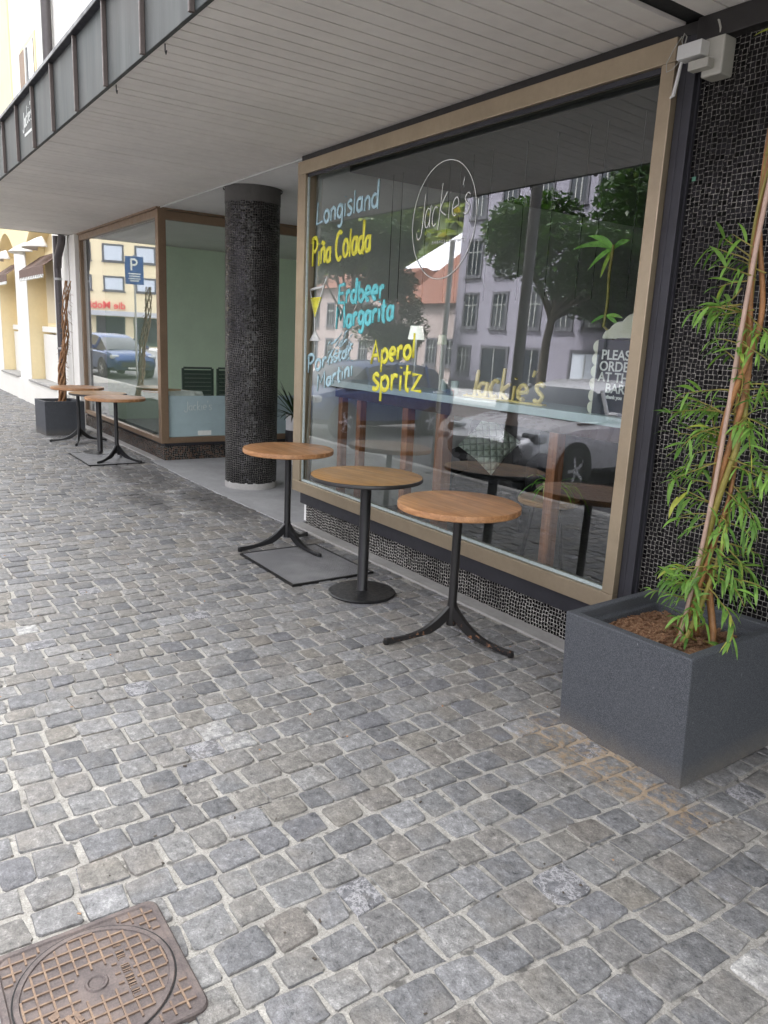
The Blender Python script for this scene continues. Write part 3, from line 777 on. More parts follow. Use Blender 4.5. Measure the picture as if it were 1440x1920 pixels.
rq = random.Random(2); x = -7.52
while x < -7.24: b.box(x, x + .012, YF - .0095, YF - .0062, 3.135, 3.155); x += .021
b.build('fascia_sign', M['p_white'], fas)["label"] = "small white Jackie's script on the fascia"
for hx in (-4.13, -4.98):
    b = MB(); b.tube([(hx, YF + .03, SOF), (hx, YF + .03, SOF - .035), (hx + .012, YF + .03, SOF - .05), (hx + .022, YF + .03, SOF - .035)], .003, 6)
    b.build('hook', M['steel'], can)
b = MB(); b.box(-9.26, -5.76, D + .014, 7.4, SOF - .002, SOF + .02); b.build('recess_soffit', M['plaster'], cafe)
b = MB(); b.box(-9.26, -5.76, D + .0, D + .012, SOF - .012, SOF + .02); b.build('soffit_trim', M['white'], cafe)
# upper storeys above the canopy: unseen, added to shade the pavement
b = MB(); b.box(-13.4, 8, D + .25, 14, 3.4, 10.5); b.build('upper_wall', M['plaster'], cafe)
# rooms
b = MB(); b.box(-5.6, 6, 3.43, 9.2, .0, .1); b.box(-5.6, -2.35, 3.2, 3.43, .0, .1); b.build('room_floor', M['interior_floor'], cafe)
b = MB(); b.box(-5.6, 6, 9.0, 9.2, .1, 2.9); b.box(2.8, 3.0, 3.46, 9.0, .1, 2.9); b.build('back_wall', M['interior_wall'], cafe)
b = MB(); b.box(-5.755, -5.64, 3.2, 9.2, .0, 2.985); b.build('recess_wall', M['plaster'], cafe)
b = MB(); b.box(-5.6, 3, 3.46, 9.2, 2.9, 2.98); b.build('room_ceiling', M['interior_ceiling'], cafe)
b = MB(); b.box(-13.2, -9.4, 3.43, 9.2, .0, .1); b.build('corner_floor', M['corner_floor'], cafe)
b = MB(); b.box(-13.2, -13.01, 3.5, 9.2, .1, 2.95); b.box(-13.01, -9.3, 9.0, 9.2, .1, 2.95); b.box(-9.4, -5.76, 7.4, 7.5, 0.02, 2.98); b.build('green_wall', M['green_wall'], cafe)
b = MB(); b.box(-13.2, -9.3, 3.5, 9.2, 2.97, 2.985); b.build('corner_ceiling', M['plaster'], cafe)
b = MB(); rq = random.Random(6); x = -5.4
while x < -2.5:
    b.box(x, x + .004, 3.75, 3.754, 1.9, 2.9); x += rq.choice((.13, .2, .26, .33))
b.build('hanging_cord', M['cord'], cafe)

# wall fixture at the top right of the window
t = thing('wall_fixture', 'white sensor box on a grey junction box above the window corner', 'sensor', (-2.16, 3.1, 2.81))
b = MB(); b.box(-.02, .075, -.035, .05, -.075, .075); b.build('junction_box', M['greyplastic'], t, bevel=.008)
b = MB(); b.box(-.105, .01, -.095, -.036, .0, .058); b.build('sensor_head', M['white'], t, bevel=.004)
b = MB(); b.box(-.055, .04, -.08, -.036, -.05, -.012); b.build('bracket', M['greyplastic'], t, bevel=.005)
b = MB(); b.tube([(-.1, -.06, .02), (-.112, -.06, -.06), (-.125, -.06, -.125), (-.14, -.06, -.132)], [.006, .0075, .0085, .004], 8)
b.build('antenna', M['white'], t, smooth=True)
b = MB(); b.tube([(.03, 0, .07), (.032, -.01, .11), (.02, -.01, .14), (.005, .0, .155)], .0045, 8)
b.tube([(-.02, -.02, .066), (-.07, -.03, .062), (-.1, -.06, .055)], .004, 8)
b.build('cable', M['greyplastic'], t, smooth=True)
b = MB(); b.tube([(-.1, -.06, .055), (-.12, -.05, .09), (-.115, -.045, .12), (-.105, -.04, .105), (-.11, -.045, .065)], .0025, 6)
b.tube([(-.125, -.045, .11), (-.16, -.045, .07), (-.19, -.045, .02), (-.185, -.045, -.015), (-.15, -.05, -.012), (-.11, -.06, .01)], .002, 6)
b.build('wire_loop', M['greyplastic'], t, smooth=True)

# ------------------------------------------------------------------ bistro tables
def round_top(r, th, mat, edge=None):
    b = MB(); z1 = .765; z0 = z1 - th; e = .006
    b.lathe([(r - .02, z0), (r - e, z0 + .001), (r, z0 + e), (r, z1 - e), (r - e * .3, z1 - e * .3), (r - e, z1), (r * .5, z1), (.001, z1)], n=72)
    if edge:
        for i, f in enumerate(b.f):
            zs = [b.v[q][2] for q in f]; rs = [math.hypot(*b.v[q][:2]) for q in f]
            if max(rs) > r - e * 1.2 and min(rs) > r - .022: b.mi[i] = 1
    return b
def star_table(label, x, y, r, angles, rot, group, worn=None):
    t = thing('bistro_table', label, 'table', (x, y, .012), rot, group)
    round_top(r, .036, M['wood']).build('tabletop', M['wood'], t, smooth=True, angle=35)
    b = MB(); b.lathe([(.028, .08), (.028, .19), (.024, .21), (.024, .725)], n=24); b.lathe([(.09, .717), (.09, .7285)], n=24)
    ped = b.build('pole', worn or M['steel'], t, smooth=True, angle=35)
    for a in angles:
        b = MB(); L = .375; pr = []
        for i in range(11):
            s = i / 10; pr.append((.018 + (L - .018) * s, .03 + .165 * (1 - s) ** 2.6 + .004))
        vs = []; n = len(pr)
        for i, (d, zt) in enumerate(pr):
            s = i / 10; w = .017 - .004 * s; hgt = .05 * (1 - s) ** 1.5 + .028; zb = max(zt - hgt, .003 + .06 * (1 - s) ** 1.2)
            for sy, z in ((-w, zb), (w, zb), (w, zt - .006), (w * .45, zt), (-w * .45, zt), (-w, zt - .006)): vs.append((d, sy, z))
        fs = [(i * 6 + j, i * 6 + (j + 1) % 6, (i + 1) * 6 + (j + 1) % 6, (i + 1) * 6 + j) for i in range(n - 1) for j in range(6)]
        fs += [(5, 4, 3, 2, 1, 0), tuple((n - 1) * 6 + j for j in range(6))]
        b.add(vs, fs); b.lathe([(.016, .0), (.018, .008), (.015, .03)], L, 0, 12)
        b.xform(Matrix.Rotation(a, 4, 'Z')); b.build('leg', worn or M['steel'], t, smooth=True, angle=35)
    return t
def disc_table(label, x, y, r, rot, group):
    t = thing('bistro_table', label, 'table', (x, y, .0115), rot, group)
    round_top(r, .026, M['wood_oak'], True).build('tabletop', [M['wood_oak'], M['edge']], t, smooth=True, angle=35)
    b = MB(); b.lathe([(.038, .022), (.034, .028), (.034, .735)], n=28); b.lathe([(.12, .728), (.12, .7385)], n=28); b.build('pole', M['steel'], t, smooth=True, angle=35)
    b = MB(); b.lathe([(.215, 0), (.217, .008), (.21, .014), (.05, .022), (.001, .0225)], n=56); b.build('base_plate', M['steel'], t, smooth=True, angle=35)
    return t
GT = 'bistro tables along the pavement'
def angs(cx, cy, pts): return [math.atan2(y - cy, x - cx) for x, y in pts]
a1 = angs(-5.03, 2.66, [(-4.968, 2.266), (-4.6, 2.75), (-5.4, 2.86)])
star_table('round wooden table on three splayed legs, furthest from the willow of the near trio', -5.035, 2.655, .338, [R(-95), R(12), R(128)], 0, GT)
disc_table('thin round table with black rim and round base plate beside the big window', -3.865, 2.585, .352, R(12), GT)
star_table('thick wooden table with chipped rusty legs next to the grey willow planter', -2.995, 2.6, .328, [R(-105), R(18), R(140)], R(0), GT, M['worn'])
star_table('wooden table on splayed legs at the corner window, nearest the column', -9.44, 2.62, .35, [R(-50), R(30), R(155)], 0, GT)
disc_table('black-rimmed table on a disc base between two tables at the corner window', -10.06, 2.58, .35, R(5), GT)
star_table('wooden table beside the dried plant, hindmost at the corner window', -11.08, 2.57, .345, [R(-110), R(-20), R(100)], 0, GT)

def grating(label, x0, x1, y0, y1):
    t = thing('floor_grating', label, 'grating', ((x0 + x1) / 2, (y0 + y1) / 2, 0)); w, d = (x1 - x0) / 2, (y1 - y0) / 2
    b = MB(); b.box(-w, w, -d, -d + .012, -.02, .0235); b.box(-w, w, d - .012, d, -.02, .0235); b.box(-w, -w + .012, -d + .012, d - .012, -.02, .0235); b.box(w - .012, w, -d + .012, d - .012, -.02, .0235)
    b.build('rim', M['steel'], t)
    b = MB(); b.box(-w + .0125, w - .0125, -d + .0125, d - .0125, -.02, .0205); b.build('ribbed_plate', M['grating'], t)
grating('grey ribbed grating under the splayed table near the column', -4.99, -4.17, 2.245, 2.88)
grating('small grey grating under the tables at the corner window', -10.1, -9.1, 2.2, 2.85)

# ------------------------------------------------------------------ planters
def planter(label, x, y, s, h, rz, tilt=(0, 0), soil=.07):
    t = thing('planter', label, 'planter', (x, y, .004), rz); t.rotation_euler = (tilt[0], tilt[1], rz)
    w = .042; a = s / 2
    b = MB()
    outer = [(-a, -a), (a, -a), (a, a), (-a, a)]; i1 = a - w; i2 = a - w - .018
    zr = h - .05
    vs = [(x, y, 0) for x, y in outer] + [(x, y, h) for x, y in outer]
    for q, z in ((i1, h), (i1, zr), (i2, zr), (i2, h - .2)): vs += [(-q, -q, z), (q, -q, z), (q, q, z), (-q, q, z)]
    fs = [(3, 2, 1, 0)]
    for k in range(5):
        for i in range(4): fs.append((k * 4 + i, k * 4 + (i + 1) % 4, (k + 1) * 4 + (i + 1) % 4, (k + 1) * 4 + i))
    b.add(vs, fs)
    b.build('box', M['planter'], t, bevel=.006, recalc=True)
    b = MB(); N = 22; rq = random.Random(3)
    vs = [(-i2 + 2 * i2 * i / N, -i2 + 2 * i2 * j / N, h - soil - .02 + .045 * math.exp(-((i - N * .45) ** 2 + (j - N * .5) ** 2) / 55) + rq.uniform(-.009, .009)) for j in range(N + 1) for i in range(N + 1)]
    fs = [(j * (N + 1) + i, j * (N + 1) + i + 1, (j + 1) * (N + 1) + i + 1, (j + 1) * (N + 1) + i) for j in range(N) for i in range(N)]
    b.add(vs, fs)
    for _ in range(420):           # bark chips
        px, py = rq.uniform(-i2, i2), rq.uniform(-i2, i2)
        pz = h - soil - .018 + .045 * math.exp(-((px / i2) ** 2 + (py / i2) ** 2) * 2.2)
        l, wd, an = rq.uniform(.008, .028), rq.uniform(.003, .008), rq.uniform(0, PI); st = len(b.v)
        b.box(-l, l, -wd, wd, -.002, .002); b.xform(Matrix.Translation((px, py, pz + .008)) @ Matrix.Rotation(an, 4, 'Z') @ Matrix.Rotation(rq.uniform(-.5, .5), 4, 'Y'), st)
    b.build('mulch', M['mulch'], t)
    return t
planter('dark grey speckled square planter beside the big window, holding the green willow', -1.725, 2.728, .608, .525, R(-1.0), (R(1.6), R(-1.4)))
planter('dark grey planter under the dried stems at the far corner', -12.14, 2.55, .56, .5, R(3), (0, 0), .06)

def blade(b, p, d, L, w, droop, mi=0, n=3, up=Vector((0, 0, 1))):
    """one lance-shaped leaf from p along d"""
    d = d.normalized(); s = d.cross(up)
    s = s.normalized() if s.length > 1e-4 else Vector((1, 0, 0))
    vs = []; q = Vector(p); fs = []
    for i in range(n + 1):
        t = i / n; ww = w * (math.sin(PI * min(1, t * .9 + .1)) ** .8) * (1 if i < n else 0.02)
        vs += [q - s * ww, q + s * ww]
        d = (d + Vector((0, 0, -droop / n))).normalized(); q = q + d * (L / n)
    for i in range(n): fs.append((2 * i, 2 * i + 1, 2 * i + 3, 2 * i + 2))
    b.add(vs, fs, mi)

def willow():
    rq = random.Random(23)
    t = thing('willow_plant', 'leafy twisted willow with orange stems growing from the near planter', 'plant', (-1.64, 2.72, .43))
    def axis(z):   # centre line, local
        return Vector((.0 + .035 * z + .012 * math.sin(z * 3), .0 + .01 * math.sin(z * 2.1), z))
    b1, b2, b3 = MB(), MB(), MB()
    H = 2.05
    for i in range(5):
        ph = 2 * PI * i / 5; tw = rq.uniform(1.2, 2.4); rr = rq.uniform(.022, .04); base = .055
        pts, rad = [], []
        for k in range(46):
            z = H * k / 45 - .04
            R0 = rr + base * math.exp(-z * 9)
            a = ph + tw * z * 2.2 + .5 * math.sin(z * 5 + i)
            pts.append(axis(z) + Vector((R0 * math.cos(a), R0 * math.sin(a), 0))); rad.append((.0145 if i < 3 else .0095) * (1 - .45 * k / 45))
        (b1 if i in (0, 1, 3) else b2).tube(pts, rad, 8)
    pts = [axis(z) + Vector((-.035 + .03 * z, -.045, 0)) for z in [H * k / 20 - .04 for k in range(21)]]
    b3.tube(pts, .0085, 8)
    for b, m, n in ((b1, 'stem_orange', 'trunk'), (b2, 'stem_olive', 'green_stem'), (b3, 'cane', 'support_cane')):
        b.build(n, M[m], t, smooth=True, angle=60)
    tw, lf = MB(), MB()
    def shoot(p, d, L, dens=1.0, leafL=.084):
        d = Vector(d).normalized(); q = Vector(p); pts = [q.copy()]; n = max(5, int(L / .022))
        wx, wy = rq.uniform(-.35, .35), rq.uniform(-.35, .35)
        for k in range(n):
            s = k / n
            d = (d + Vector((wx * .2 + rq.uniform(-.16, .16), wy * .2 + rq.uniform(-.16, .16), -.11 * s + rq.uniform(-.08, .1)))).normalized()
            q = q + d * (L / n); pts.append(q.copy())
            if s > .12:
                for _ in range(2 if rq.random() < .6 * dens else 1):
                    a = rq.uniform(0, 2 * PI); side = d.orthogonal().normalized()
                    side.rotate(Matrix.Rotation(a, 3, d))
                    ld = (d * rq.uniform(.5, 1.1) + side * rq.uniform(.6, 1.1) + Vector((0, 0, rq.uniform(-.25, .3)))).normalized()
                    LL = leafL * rq.uniform(.55, 1.25)
                    blade(lf, q, ld, LL, LL * rq.uniform(.052, .09), rq.uniform(.4, 1.9), 0, 5, Vector((rq.uniform(-.6, .6), rq.uniform(-.6, .6), 1)))
        tw.tube(pts, [.0035 * (1 - .7 * k / n) for k in range(n + 1)], 5)
    # clumps where the photo shows them: (height, direction, length, how many)
    for z, d, L, c in ((1.5, (-.5, -.3, .15), .13, 5), (1.38, (-.6, -.3, -.1), .15, 3), (1.32, (-.6, -.2, .1), .13, 2), (1.2, (-.5, -.3, .2), .1, 3), (1.26, (.5, -.2, .1), .16, 3),
                       (.98, (-.7, -.35, .2), .2, 4), (.9, (-.7, -.3, 0), .24, 4), (.8, (-.6, -.4, .1), .2, 3), (.9, (.6, -.3, .2), .24, 5), (.74, (.6, -.3, .0), .26, 4), (1.02, (.5, .2, .2), .2, 3),
                       (.62, (-.6, -.35, .1), .16, 3), (.52, (-.5, -.4, -.1), .14, 2), (.62, (.6, -.3, .1), .22, 3), (.5, (.6, -.1, 0), .2, 3), (.4, (.7, .2, 0), .2, 3),
                       (.33, (-.5, -.4, 0), .13, 4), (.26, (-.5, -.45, .0), .13, 4), (.22, (-.2, -.6, .1), .1, 3), (.34, (.7, -.1, -.2), .2, 3), (.28, (.8, -.2, -.1), .24, 2),
                       (1.98, (.5, .1, .8), .24, 6), (1.9, (.6, .3, .4), .24, 3), (.13, (-.1, -.3, .5), .1, 3), (.07, (.15, -.35, .4), .1, 3), (.05, (-.2, -.3, .3), .08, 2)):
        for _ in range(c + (1 if L > .12 else 0)):
            dd = Vector(d) + Vector((rq.uniform(-.4, .4), rq.uniform(-.4, .4), rq.uniform(-.35, .35)))
            zz = z + rq.uniform(-.07, .07)
            shoot(axis(zz) + Vector((rq.uniform(-.03, .03), rq.uniform(-.04, .02), 0)), dd, L * rq.uniform(.7, 1.25))
    lf.add(tw.v, tw.f, 1)
    lf.build('foliage', [M['leaf'], M['stem_olive']], t, smooth=True, angle=180, recalc=False)
willow()

def dry_plant():
    rq = random.Random(5)
    t = thing('dried_plant', 'leafless dried twisted stems standing in the planter by the downpipe', 'plant', (-12.2, 2.58, .44))
    b = MB()
    for i in range(6):
        ph = i * 1.05; pts, rad = [], []
        for k in range(40):
            z = 1.75 * k / 39
            R0 = .035 + .02 * math.sin(k * .5 + i); a = ph + z * 4.2
            pts.append((R0 * math.cos(a) + .45 * z ** .9 + .02 * math.sin(7 * z + i), R0 * math.sin(a) + rq.uniform(-.006, .006), z + (0 if k else -.06))); rad.append(.017 * (1 - .6 * k / 39))
        b.tube(pts, rad, 7)
    b.build('stem', M['dry'], t, smooth=True, angle=60)
    b = MB()
    for _ in range(90):
        z = rq.uniform(.25, 1.6); a = rq.uniform(0, 2 * PI)
        blade(b, (.45 * z ** .9 + .04 * math.cos(a), .04 * math.sin(a), z), Vector((math.cos(a), math.sin(a), rq.uniform(-.6, .5))), rq.uniform(.05, .1), .008, .8)
    b.build('withered_leaves', M['dry'], t, recalc=False)
dry_plant()

# striped pot in the recess
t = thing('striped_pot_plant', 'spiky leaved plant in a white pot with a black band inside the entrance recess', 'plant', (-8.47, 4.55, .014))
b = MB(); b.lathe([(.1, 0), (.115, .03), (.115, .22)], n=32); b.lathe([(.119, .221), (.119, .43)], n=32, mi=1); b.lathe([(.115, .431), (.115, .62), (.1, .62), (.1, .58), (.001, .58)], n=32)
b.build('pot', [M['white'], M['steel']], t, smooth=True, angle=40)
b = MB(); rq = random.Random(9)
for i in range(46):
    a = rq.uniform(0, 2 * PI); blade(b, (0, 0, .58), Vector((math.cos(a) * .8, math.sin(a) * .8, rq.uniform(.3, 2.2))), rq.uniform(.4, .75), .014, rq.uniform(.2, 1.4), 0, 6)
b.build('foliage', M['leaf_dark'], t, recalc=False)

# ------------------------------------------------------------------ things inside the cafe
t = thing('window_bar', 'long bar counter with pale top and reddish wooden legs behind the window', 'counter', (-4.0, 3.32, .1))
b = MB(); b.box(-1.58, 1.6, -.03, .36, 1.105, 1.155); b.build('counter_top', M['bar_top'], t, bevel=.004)
b = MB(); b.box(-1.5, 1.55, .01, .05, 1.02, 1.104); b.build('apron', M['apron'], t)
for x, w in ((-1.42, .03), (-1.14, .03), (-.51, .035), (-.1, .045), (.95, .035)):
    b = MB(); b.box(x - w, x + w, .012, .012 + 2 * w, 0, 1.019); b.build('leg', M['redwood'], t, bevel=.004)
def lamp(label, x, y, z, r, h, mat, stem):
    t = thing('table_lamp', label, 'lamp', (x, y, z), 0, 'table lamps on the window bar')
    b = MB(); b.lathe([(r, stem), (r * .72, stem + h), (r * .7, stem + h), (r * .97, stem)], n=32, cap=False); b.lathe([(r * .72, stem + h - .004), (.001, stem + h - .004)], n=32, cap=False)
    b.build('lamp_shade', mat, t, smooth=True, angle=40)
    b = MB(); b.lathe([(.045, 0), (.045, .012), (.008, .018), (.008, stem + .04)], n=20); b.build('stand', M['white'], t, smooth=True, angle=40)
lamp('white drum table lamp above the yellow Aperol lettering', -4.46, 3.36, 1.256, .06, .095, M['lampshade'], .355)
lamp('smaller olive shaded table lamp beside the white lamp', -4.16, 3.36, 1.256, .038, .065, M['lampshade2'], .33)
b = MB(); lettering(b, "Jackie's", -3.93, .012, -3.22, .012, .175, .0145, 41, 0, 1.0, .12, '')
b.v = [(x + 3.57, y, z) for x, y, z in b.v]
b.box(-.36, .36, -.02, .02, 0, .012)
t = b.build('letter_sign', M['goldpaint'], None, smooth=True, angle=40); t.location = (-3.57, 3.4, 1.256); tag(t, "gold standing script letters spelling Jackie's on the bar counter", 'sign')
b = MB(); b.lathe([(.012, 0), (.035, .03), (.042, .07), (.03, .11), (.016, .125), (.016, .135)], n=24)
t = b.build('bud_vase', M['white'], None, smooth=True, angle=40); t.location = (-3.72, 3.5, 1.256); tag(t, 'small round white vase behind the gold script letters', 'vase')
for i, (x, y) in enumerate(((-4.22, 3.44), (-4.07, 3.42))):
    b = MB(); b.lathe([(.026, 0), (.03, .09), (.028, .09), (.024, .005)], n=20, cap=False)
    t = b.build('tumbler', M['gasket'], None, smooth=True, angle=40); t.location = (x, y, 1.256)
    tag(t, ('pale glass tumbler left of the smaller lamp', 'pale glass tumbler right of the smaller lamp')[i], 'glass', 'glasses on the bar')

def flat_text(name, body, size, mat, parent, loc, rot, ext=.0008, off=0.0):
    cu = bpy.data.curves.new('t', 'FONT'); cu.body = body; cu.size = size; cu.extrude = ext; cu.offset = off; cu.align_x = 'CENTER'
    tmp = bpy.data.objects.new('t', cu); C.objects.link(tmp)
    me = bpy.data.meshes.new_from_object(tmp.evaluated_get(bpy.context.evaluated_depsgraph_get()))
    bpy.data.objects.remove(tmp); me.name = name; me.materials.clear(); me.materials.append(mat)
    o = bpy.data.objects.new(name, me); C.objects.link(o); o.parent = parent; o.location = loc; o.rotation_euler = rot
    return o
def order_sign():
    t = thing('order_sign', 'dark sign reading PLEASE ORDER AT THE BAR with scalloped cream backing', 'sign', (-2.648, 3.36, 1.256))
    b = MB(); b.box(-.17, .24, 0, .018, 0, .4); b.build('board', M['board'], t, bevel=.002)
    b = MB()
    for i in range(6):      # cloud shaped top and scalloped edge of the cream backing card
        b.lathe([(.001, 0), (.036, 0), (.036, .012), (.001, .012)], n=20); st = len(b.v) - 80
        b.xform(Matrix.Translation((-.185, .034, .03 + .066 * i)) @ Matrix.Rotation(R(90), 4, 'X') @ Matrix.Translation((0, 0, 0)), st)
    for x, z, r in ((-.115, .405, .05), (-.05, .41, .085), (.045, .43, .11), (.16, .43, .1)):
        n = 24; poly = [(x + r * math.cos(PI * i / n), z + r * math.sin(PI * i / n)) for i in range(n + 1)]
        b.prism(poly, .021 + r * .02, .03 + r * .02, 'y')
    b.build('backing_card', M['cream'], t)
    for i, (s, z, sz) in enumerate((('PLEASE', .296, .072), ('ORDER', .236, .072), ('AT THE', .179, .07), ('BAR', .121, .07), ('thank you', .09, .026))):
        flat_text('sign_lettering', s, sz, M['p_white'], t, (-.025, -.003, z), (R(90), 0, 0), .0008, .0012)
order_sign()
t = thing('bamboo_stem', 'bare green bamboo stem with a tuft of leaves behind the order sign', 'plant', (-2.86, 3.45, 1.256))
b = MB(); b.tube([(.03, 0, 0), (.035, 0, .3), (.07, 0, .38), (.06, 0, .43), (-.01, 0, .47), (.0, 0, .6), (-.01, 0, .75), (.0, 0, .9)], [.008] * 8, 8); b.build('stem', M['stem_olive'], t, smooth=True, angle=60)
b = MB()
for d, L in (((-1, -.2, .6), .26), ((-.9, 0, -.1), .2), ((-.4, -.1, .5), .18), ((.5, 0, .5), .12), ((-.7, .2, -.6), .18)):
    blade(b, (0, 0, .88), Vector(d), L, .018, .9, 0, 5, Vector((0, -1, .2)))
for d, L in (((.8, 0, .2), .12), ((.6, .2, -.2), .1), ((-.8, -.2, -.1), .1)): blade(b, (0, 0, .53), Vector(d), L, .011, .6, 0, 4, Vector((0, -1, .2)))
b.build('foliage', M['leaf_house'], t, recalc=False)

def armchair(label, x, y, rz):
    t = thing('armchair', label, 'chair', (x, y, .1), rz)
    b = MB(); b.box(-.3, .3, -.3, .25, .2, .42); b.build('seat', M['darkseat'], t, bevel=.04)
    b = MB(); b.box(-.32, .32, .25, .38, .2, .85); b.build('backrest', M['darkseat'], t, bevel=.05)
    for sx in (-1, 1):
        b = MB(); b.box(sx * .36 - .05, sx * .36 + .05, -.3, .3, .2, .6); b.build('armrest', M['darkseat'], t, bevel=.03)
        for sy in (-.25, .3):
            b = MB(); b.tube([(sx * .3, sy, 0), (sx * .28, sy * .95, .2)], .016, 8); b.build('leg', M['steel'], t)
armchair('dark upholstered armchair behind the big window with a quilted cushion on it', -4.75, 4.5, R(35))
b = MB(); N = 16
def pil(u, v): return .075 * max(0, (1 - abs(u) ** 2.2)) ** .55 * max(0, (1 - abs(v) ** 2.2)) ** .55
vs = []; fs = []
for sgn in (1, -1):
    for j in range(N + 1):
        for i in range(N + 1):
            u, v = -1 + 2 * i / N, -1 + 2 * j / N
            pinch = 1 - .08 * (1 - abs(v)) if True else 1; pinv = 1 - .08 * (1 - abs(u))
            vs.append((u * .18 * pinch, sgn * pil(u, v) * .8, v * .18 * pinv))
o = (N + 1) ** 2
for j in range(N):
    for i in range(N):
        a = j * (N + 1) + i
        fs.append((a, a + 1, a + N + 2, a + N + 1)); fs.append((o + a + N + 1, o + a + N + 2, o + a + 1, o + a))
b.add(vs, fs)
t = b.build('cushion', M['pillow'], None, smooth=True, angle=180); t.location = (-4.52, 4.2, .82); t.rotation_euler = (R(-18), R(38), R(42)); tag(t, 'pale green quilted cushion propped on the dark armchair', 'cushion')
t = thing('stool_table', 'low round wooden stool holding a small potted spider plant indoors', 'stool', (-3.52, 3.86, .1))
b = MB(); b.lathe([(.2, .46), (.21, .47), (.21, .49), (.2, .5), (.001, .5)], n=40); b.build('seat', M['wood_oak'], t, smooth=True, angle=35)
for k in range(3):
    a = 2 * PI * k / 3; b = MB(); b.tube([(.17 * math.cos(a), .17 * math.sin(a), 0), (.1 * math.cos(a), .1 * math.sin(a), .46)], .014, 8); b.build('leg', M['steel'], t)
t = thing('potted_spider_plant', 'small spider plant in a pale yellow pot on the low stool', 'plant', (-3.45, 3.8, .6))
b = MB(); b.lathe([(.05, 0), (.062, .12), (.055, .12), (.05, .1), (.001, .1)], n=28); b.build('pot', M['potgreen'], t, smooth=True, angle=40)
b = MB(); rq = random.Random(12)
for i in range(26):
    a = rq.uniform(0, 2 * PI); blade(b, (.02 * math.cos(a), .02 * math.sin(a), .1), Vector((math.cos(a), math.sin(a), rq.uniform(.1, 1.3))), rq.uniform(.15, .36), .008, rq.uniform(1.2, 2.4), 0, 7)
b.build('foliage', M['leaf_house'], t, recalc=False)

def shell_chair(label, x, y, rz):
    t = thing('shell_chair', label, 'chair', (x, y, .1), rz, 'white chairs in the corner shop')
    b = MB(); N = 12; vs = []; fs = []
    for j in range(N + 1):
        v = j / N
        for i in range(N + 1):
            u = -1 + 2 * i / N
            if v < .5: yy = -.22 + .44 * v * 2; zz = .44 + .05 * u * u
            else: q = (v - .5) * 2; yy = .22 + .1 * q; zz = .44 + .24 * q + .03 * u * u * (1 - q)
            vs.append((u * (.24 - .04 * abs(v - .5)), yy - .1 * u * u * (v > .5), zz))
    for j in range(N):
        for i in range(N): a = j * (N + 1) + i; fs.append((a, a + 1, a + N + 2, a + N + 1))
    b.add(vs, fs); o = b.build('shell', M['whitechair'], t, smooth=True, angle=180)
    md = o.modifiers.new('thick', 'SOLIDIFY'); md.thickness = .012
    b = MB(); b.lathe([(.17, .475), (.2, .49), (.17, .52), (.001, .53)], n=24); b.build('cushion', M['darkseat'], t, smooth=True)
    for sx in (-1, 1):
        for sy in (-1, 1):
            b = MB(); b.tube([(sx * .22, sy * .2, 0), (sx * .12, sy * .12, .44)], .012, 8); b.build('leg', M['steel'], t)
shell_chair('white shell chair with black seat pad seen over the frosted film', -10.5, 4.15, R(200))
shell_chair('white shell chair by the street side of the corner window', -10.0, 3.75, R(100))
t = thing('indoor_table', 'small wooden table inside the corner window beside the white chair', 'table', (-10.9, 3.75, .1), 0)
b = MB(); b.lathe([(.33, .62), (.34, .63), (.34, .645), (.001, .645)], n=40); b.build('tabletop', M['wood_oak'], t, smooth=True, angle=35)
b = MB(); b.lathe([(.2, 0), (.2, .012), (.025, .02), (.025, .62)], n=24); b.build('pole', M['steel'], t, smooth=True, angle=35)
for i, y in enumerate((4.42, 4.98)):
    t = thing('folded_panel', ('dark green slatted panel leaning behind the white shell chair', 'dark green slatted panel partly hidden behind the round column')[i], 'panel', (-11.4, y, .1), 0, 'dark slatted panels')
    b = MB()
    for k in range(14): b.box(-.012, .012, -.22, .22, .05 + k * .062, .108 + k * .062)
    b.build('slats', M['greenboard'], t)
    b = MB(); b.box(-.02, .02, -.25, -.221, 0, .94); b.box(-.02, .02, .221, .25, 0, .94); b.box(-.02, .02, -.221, .221, .93, .96); b.build('frame', M['greenboard'], t)

# ------------------------------------------------------------------ yellow house next door
yh = thing('yellow_house', 'pale yellow and white rendered house beyond the cafe with brown shop awnings', 'house')
YW = 3.05
b = MB(); b.box(-40, -13.42, YW, YW + 8, 3.7, 13); b.build('upper_wall', M['white_wall'], yh)
b = MB(); b.box(-40, -17.2, YW - .03, YW - .001, 3.7, 13); b.build('yellow_band', M['yellow_wall'], yh)['label'] = 'yellow rendered upper wall'
b = MB(); b.box(-40, -13.42, YW - .04, YW + .5, -.1, .46); b.build('plinth', M['white_wall'], yh, bevel=.01)
b = MB(); b.box(-40, -13.42, YW + .36, YW + .5, .46, 3.7); b.build('shop_wall', M['yellow_wall'], yh)
x = -16.9; px = []
while x > -38:
    b = MB(); b.box(x - 1.2, x, YW + .004, YW + .359, .461, 3.05); pr_ = b.build('pier', M['yellow_wall'], yh, bevel=.012)
    b = MB(); b.box(x - 1.2, x - .001, YW - .004, YW + .003, .462, 3.05); b.build('bleached_pier_face', M['white_wall'], pr_); px.append(x); x -= 3.3  # white skin paints the yellow pier fronts as bleached by daylight
b = MB(); b.box(-14.5, -13.43, YW + .0, YW + .359, .461, 3.69); b.build('end_pier', M['white_wall'], yh, bevel=.01)
b = MB()
for x0, x1 in [(-16.9, -14.5)] + [(x - 3.3, x - 1.2) for x in px]:
    n = 16; w = x1 - x0
    poly = [(x0, 3.7), (x0, 3.05)] + [(x0 + w * i / n, 3.05 + .42 * math.sin(PI * i / n)) for i in range(1, n)] + [(x1, 3.05), (x1, 3.7)]
    b.prism(poly, YW + .002, YW + .358, 'y')
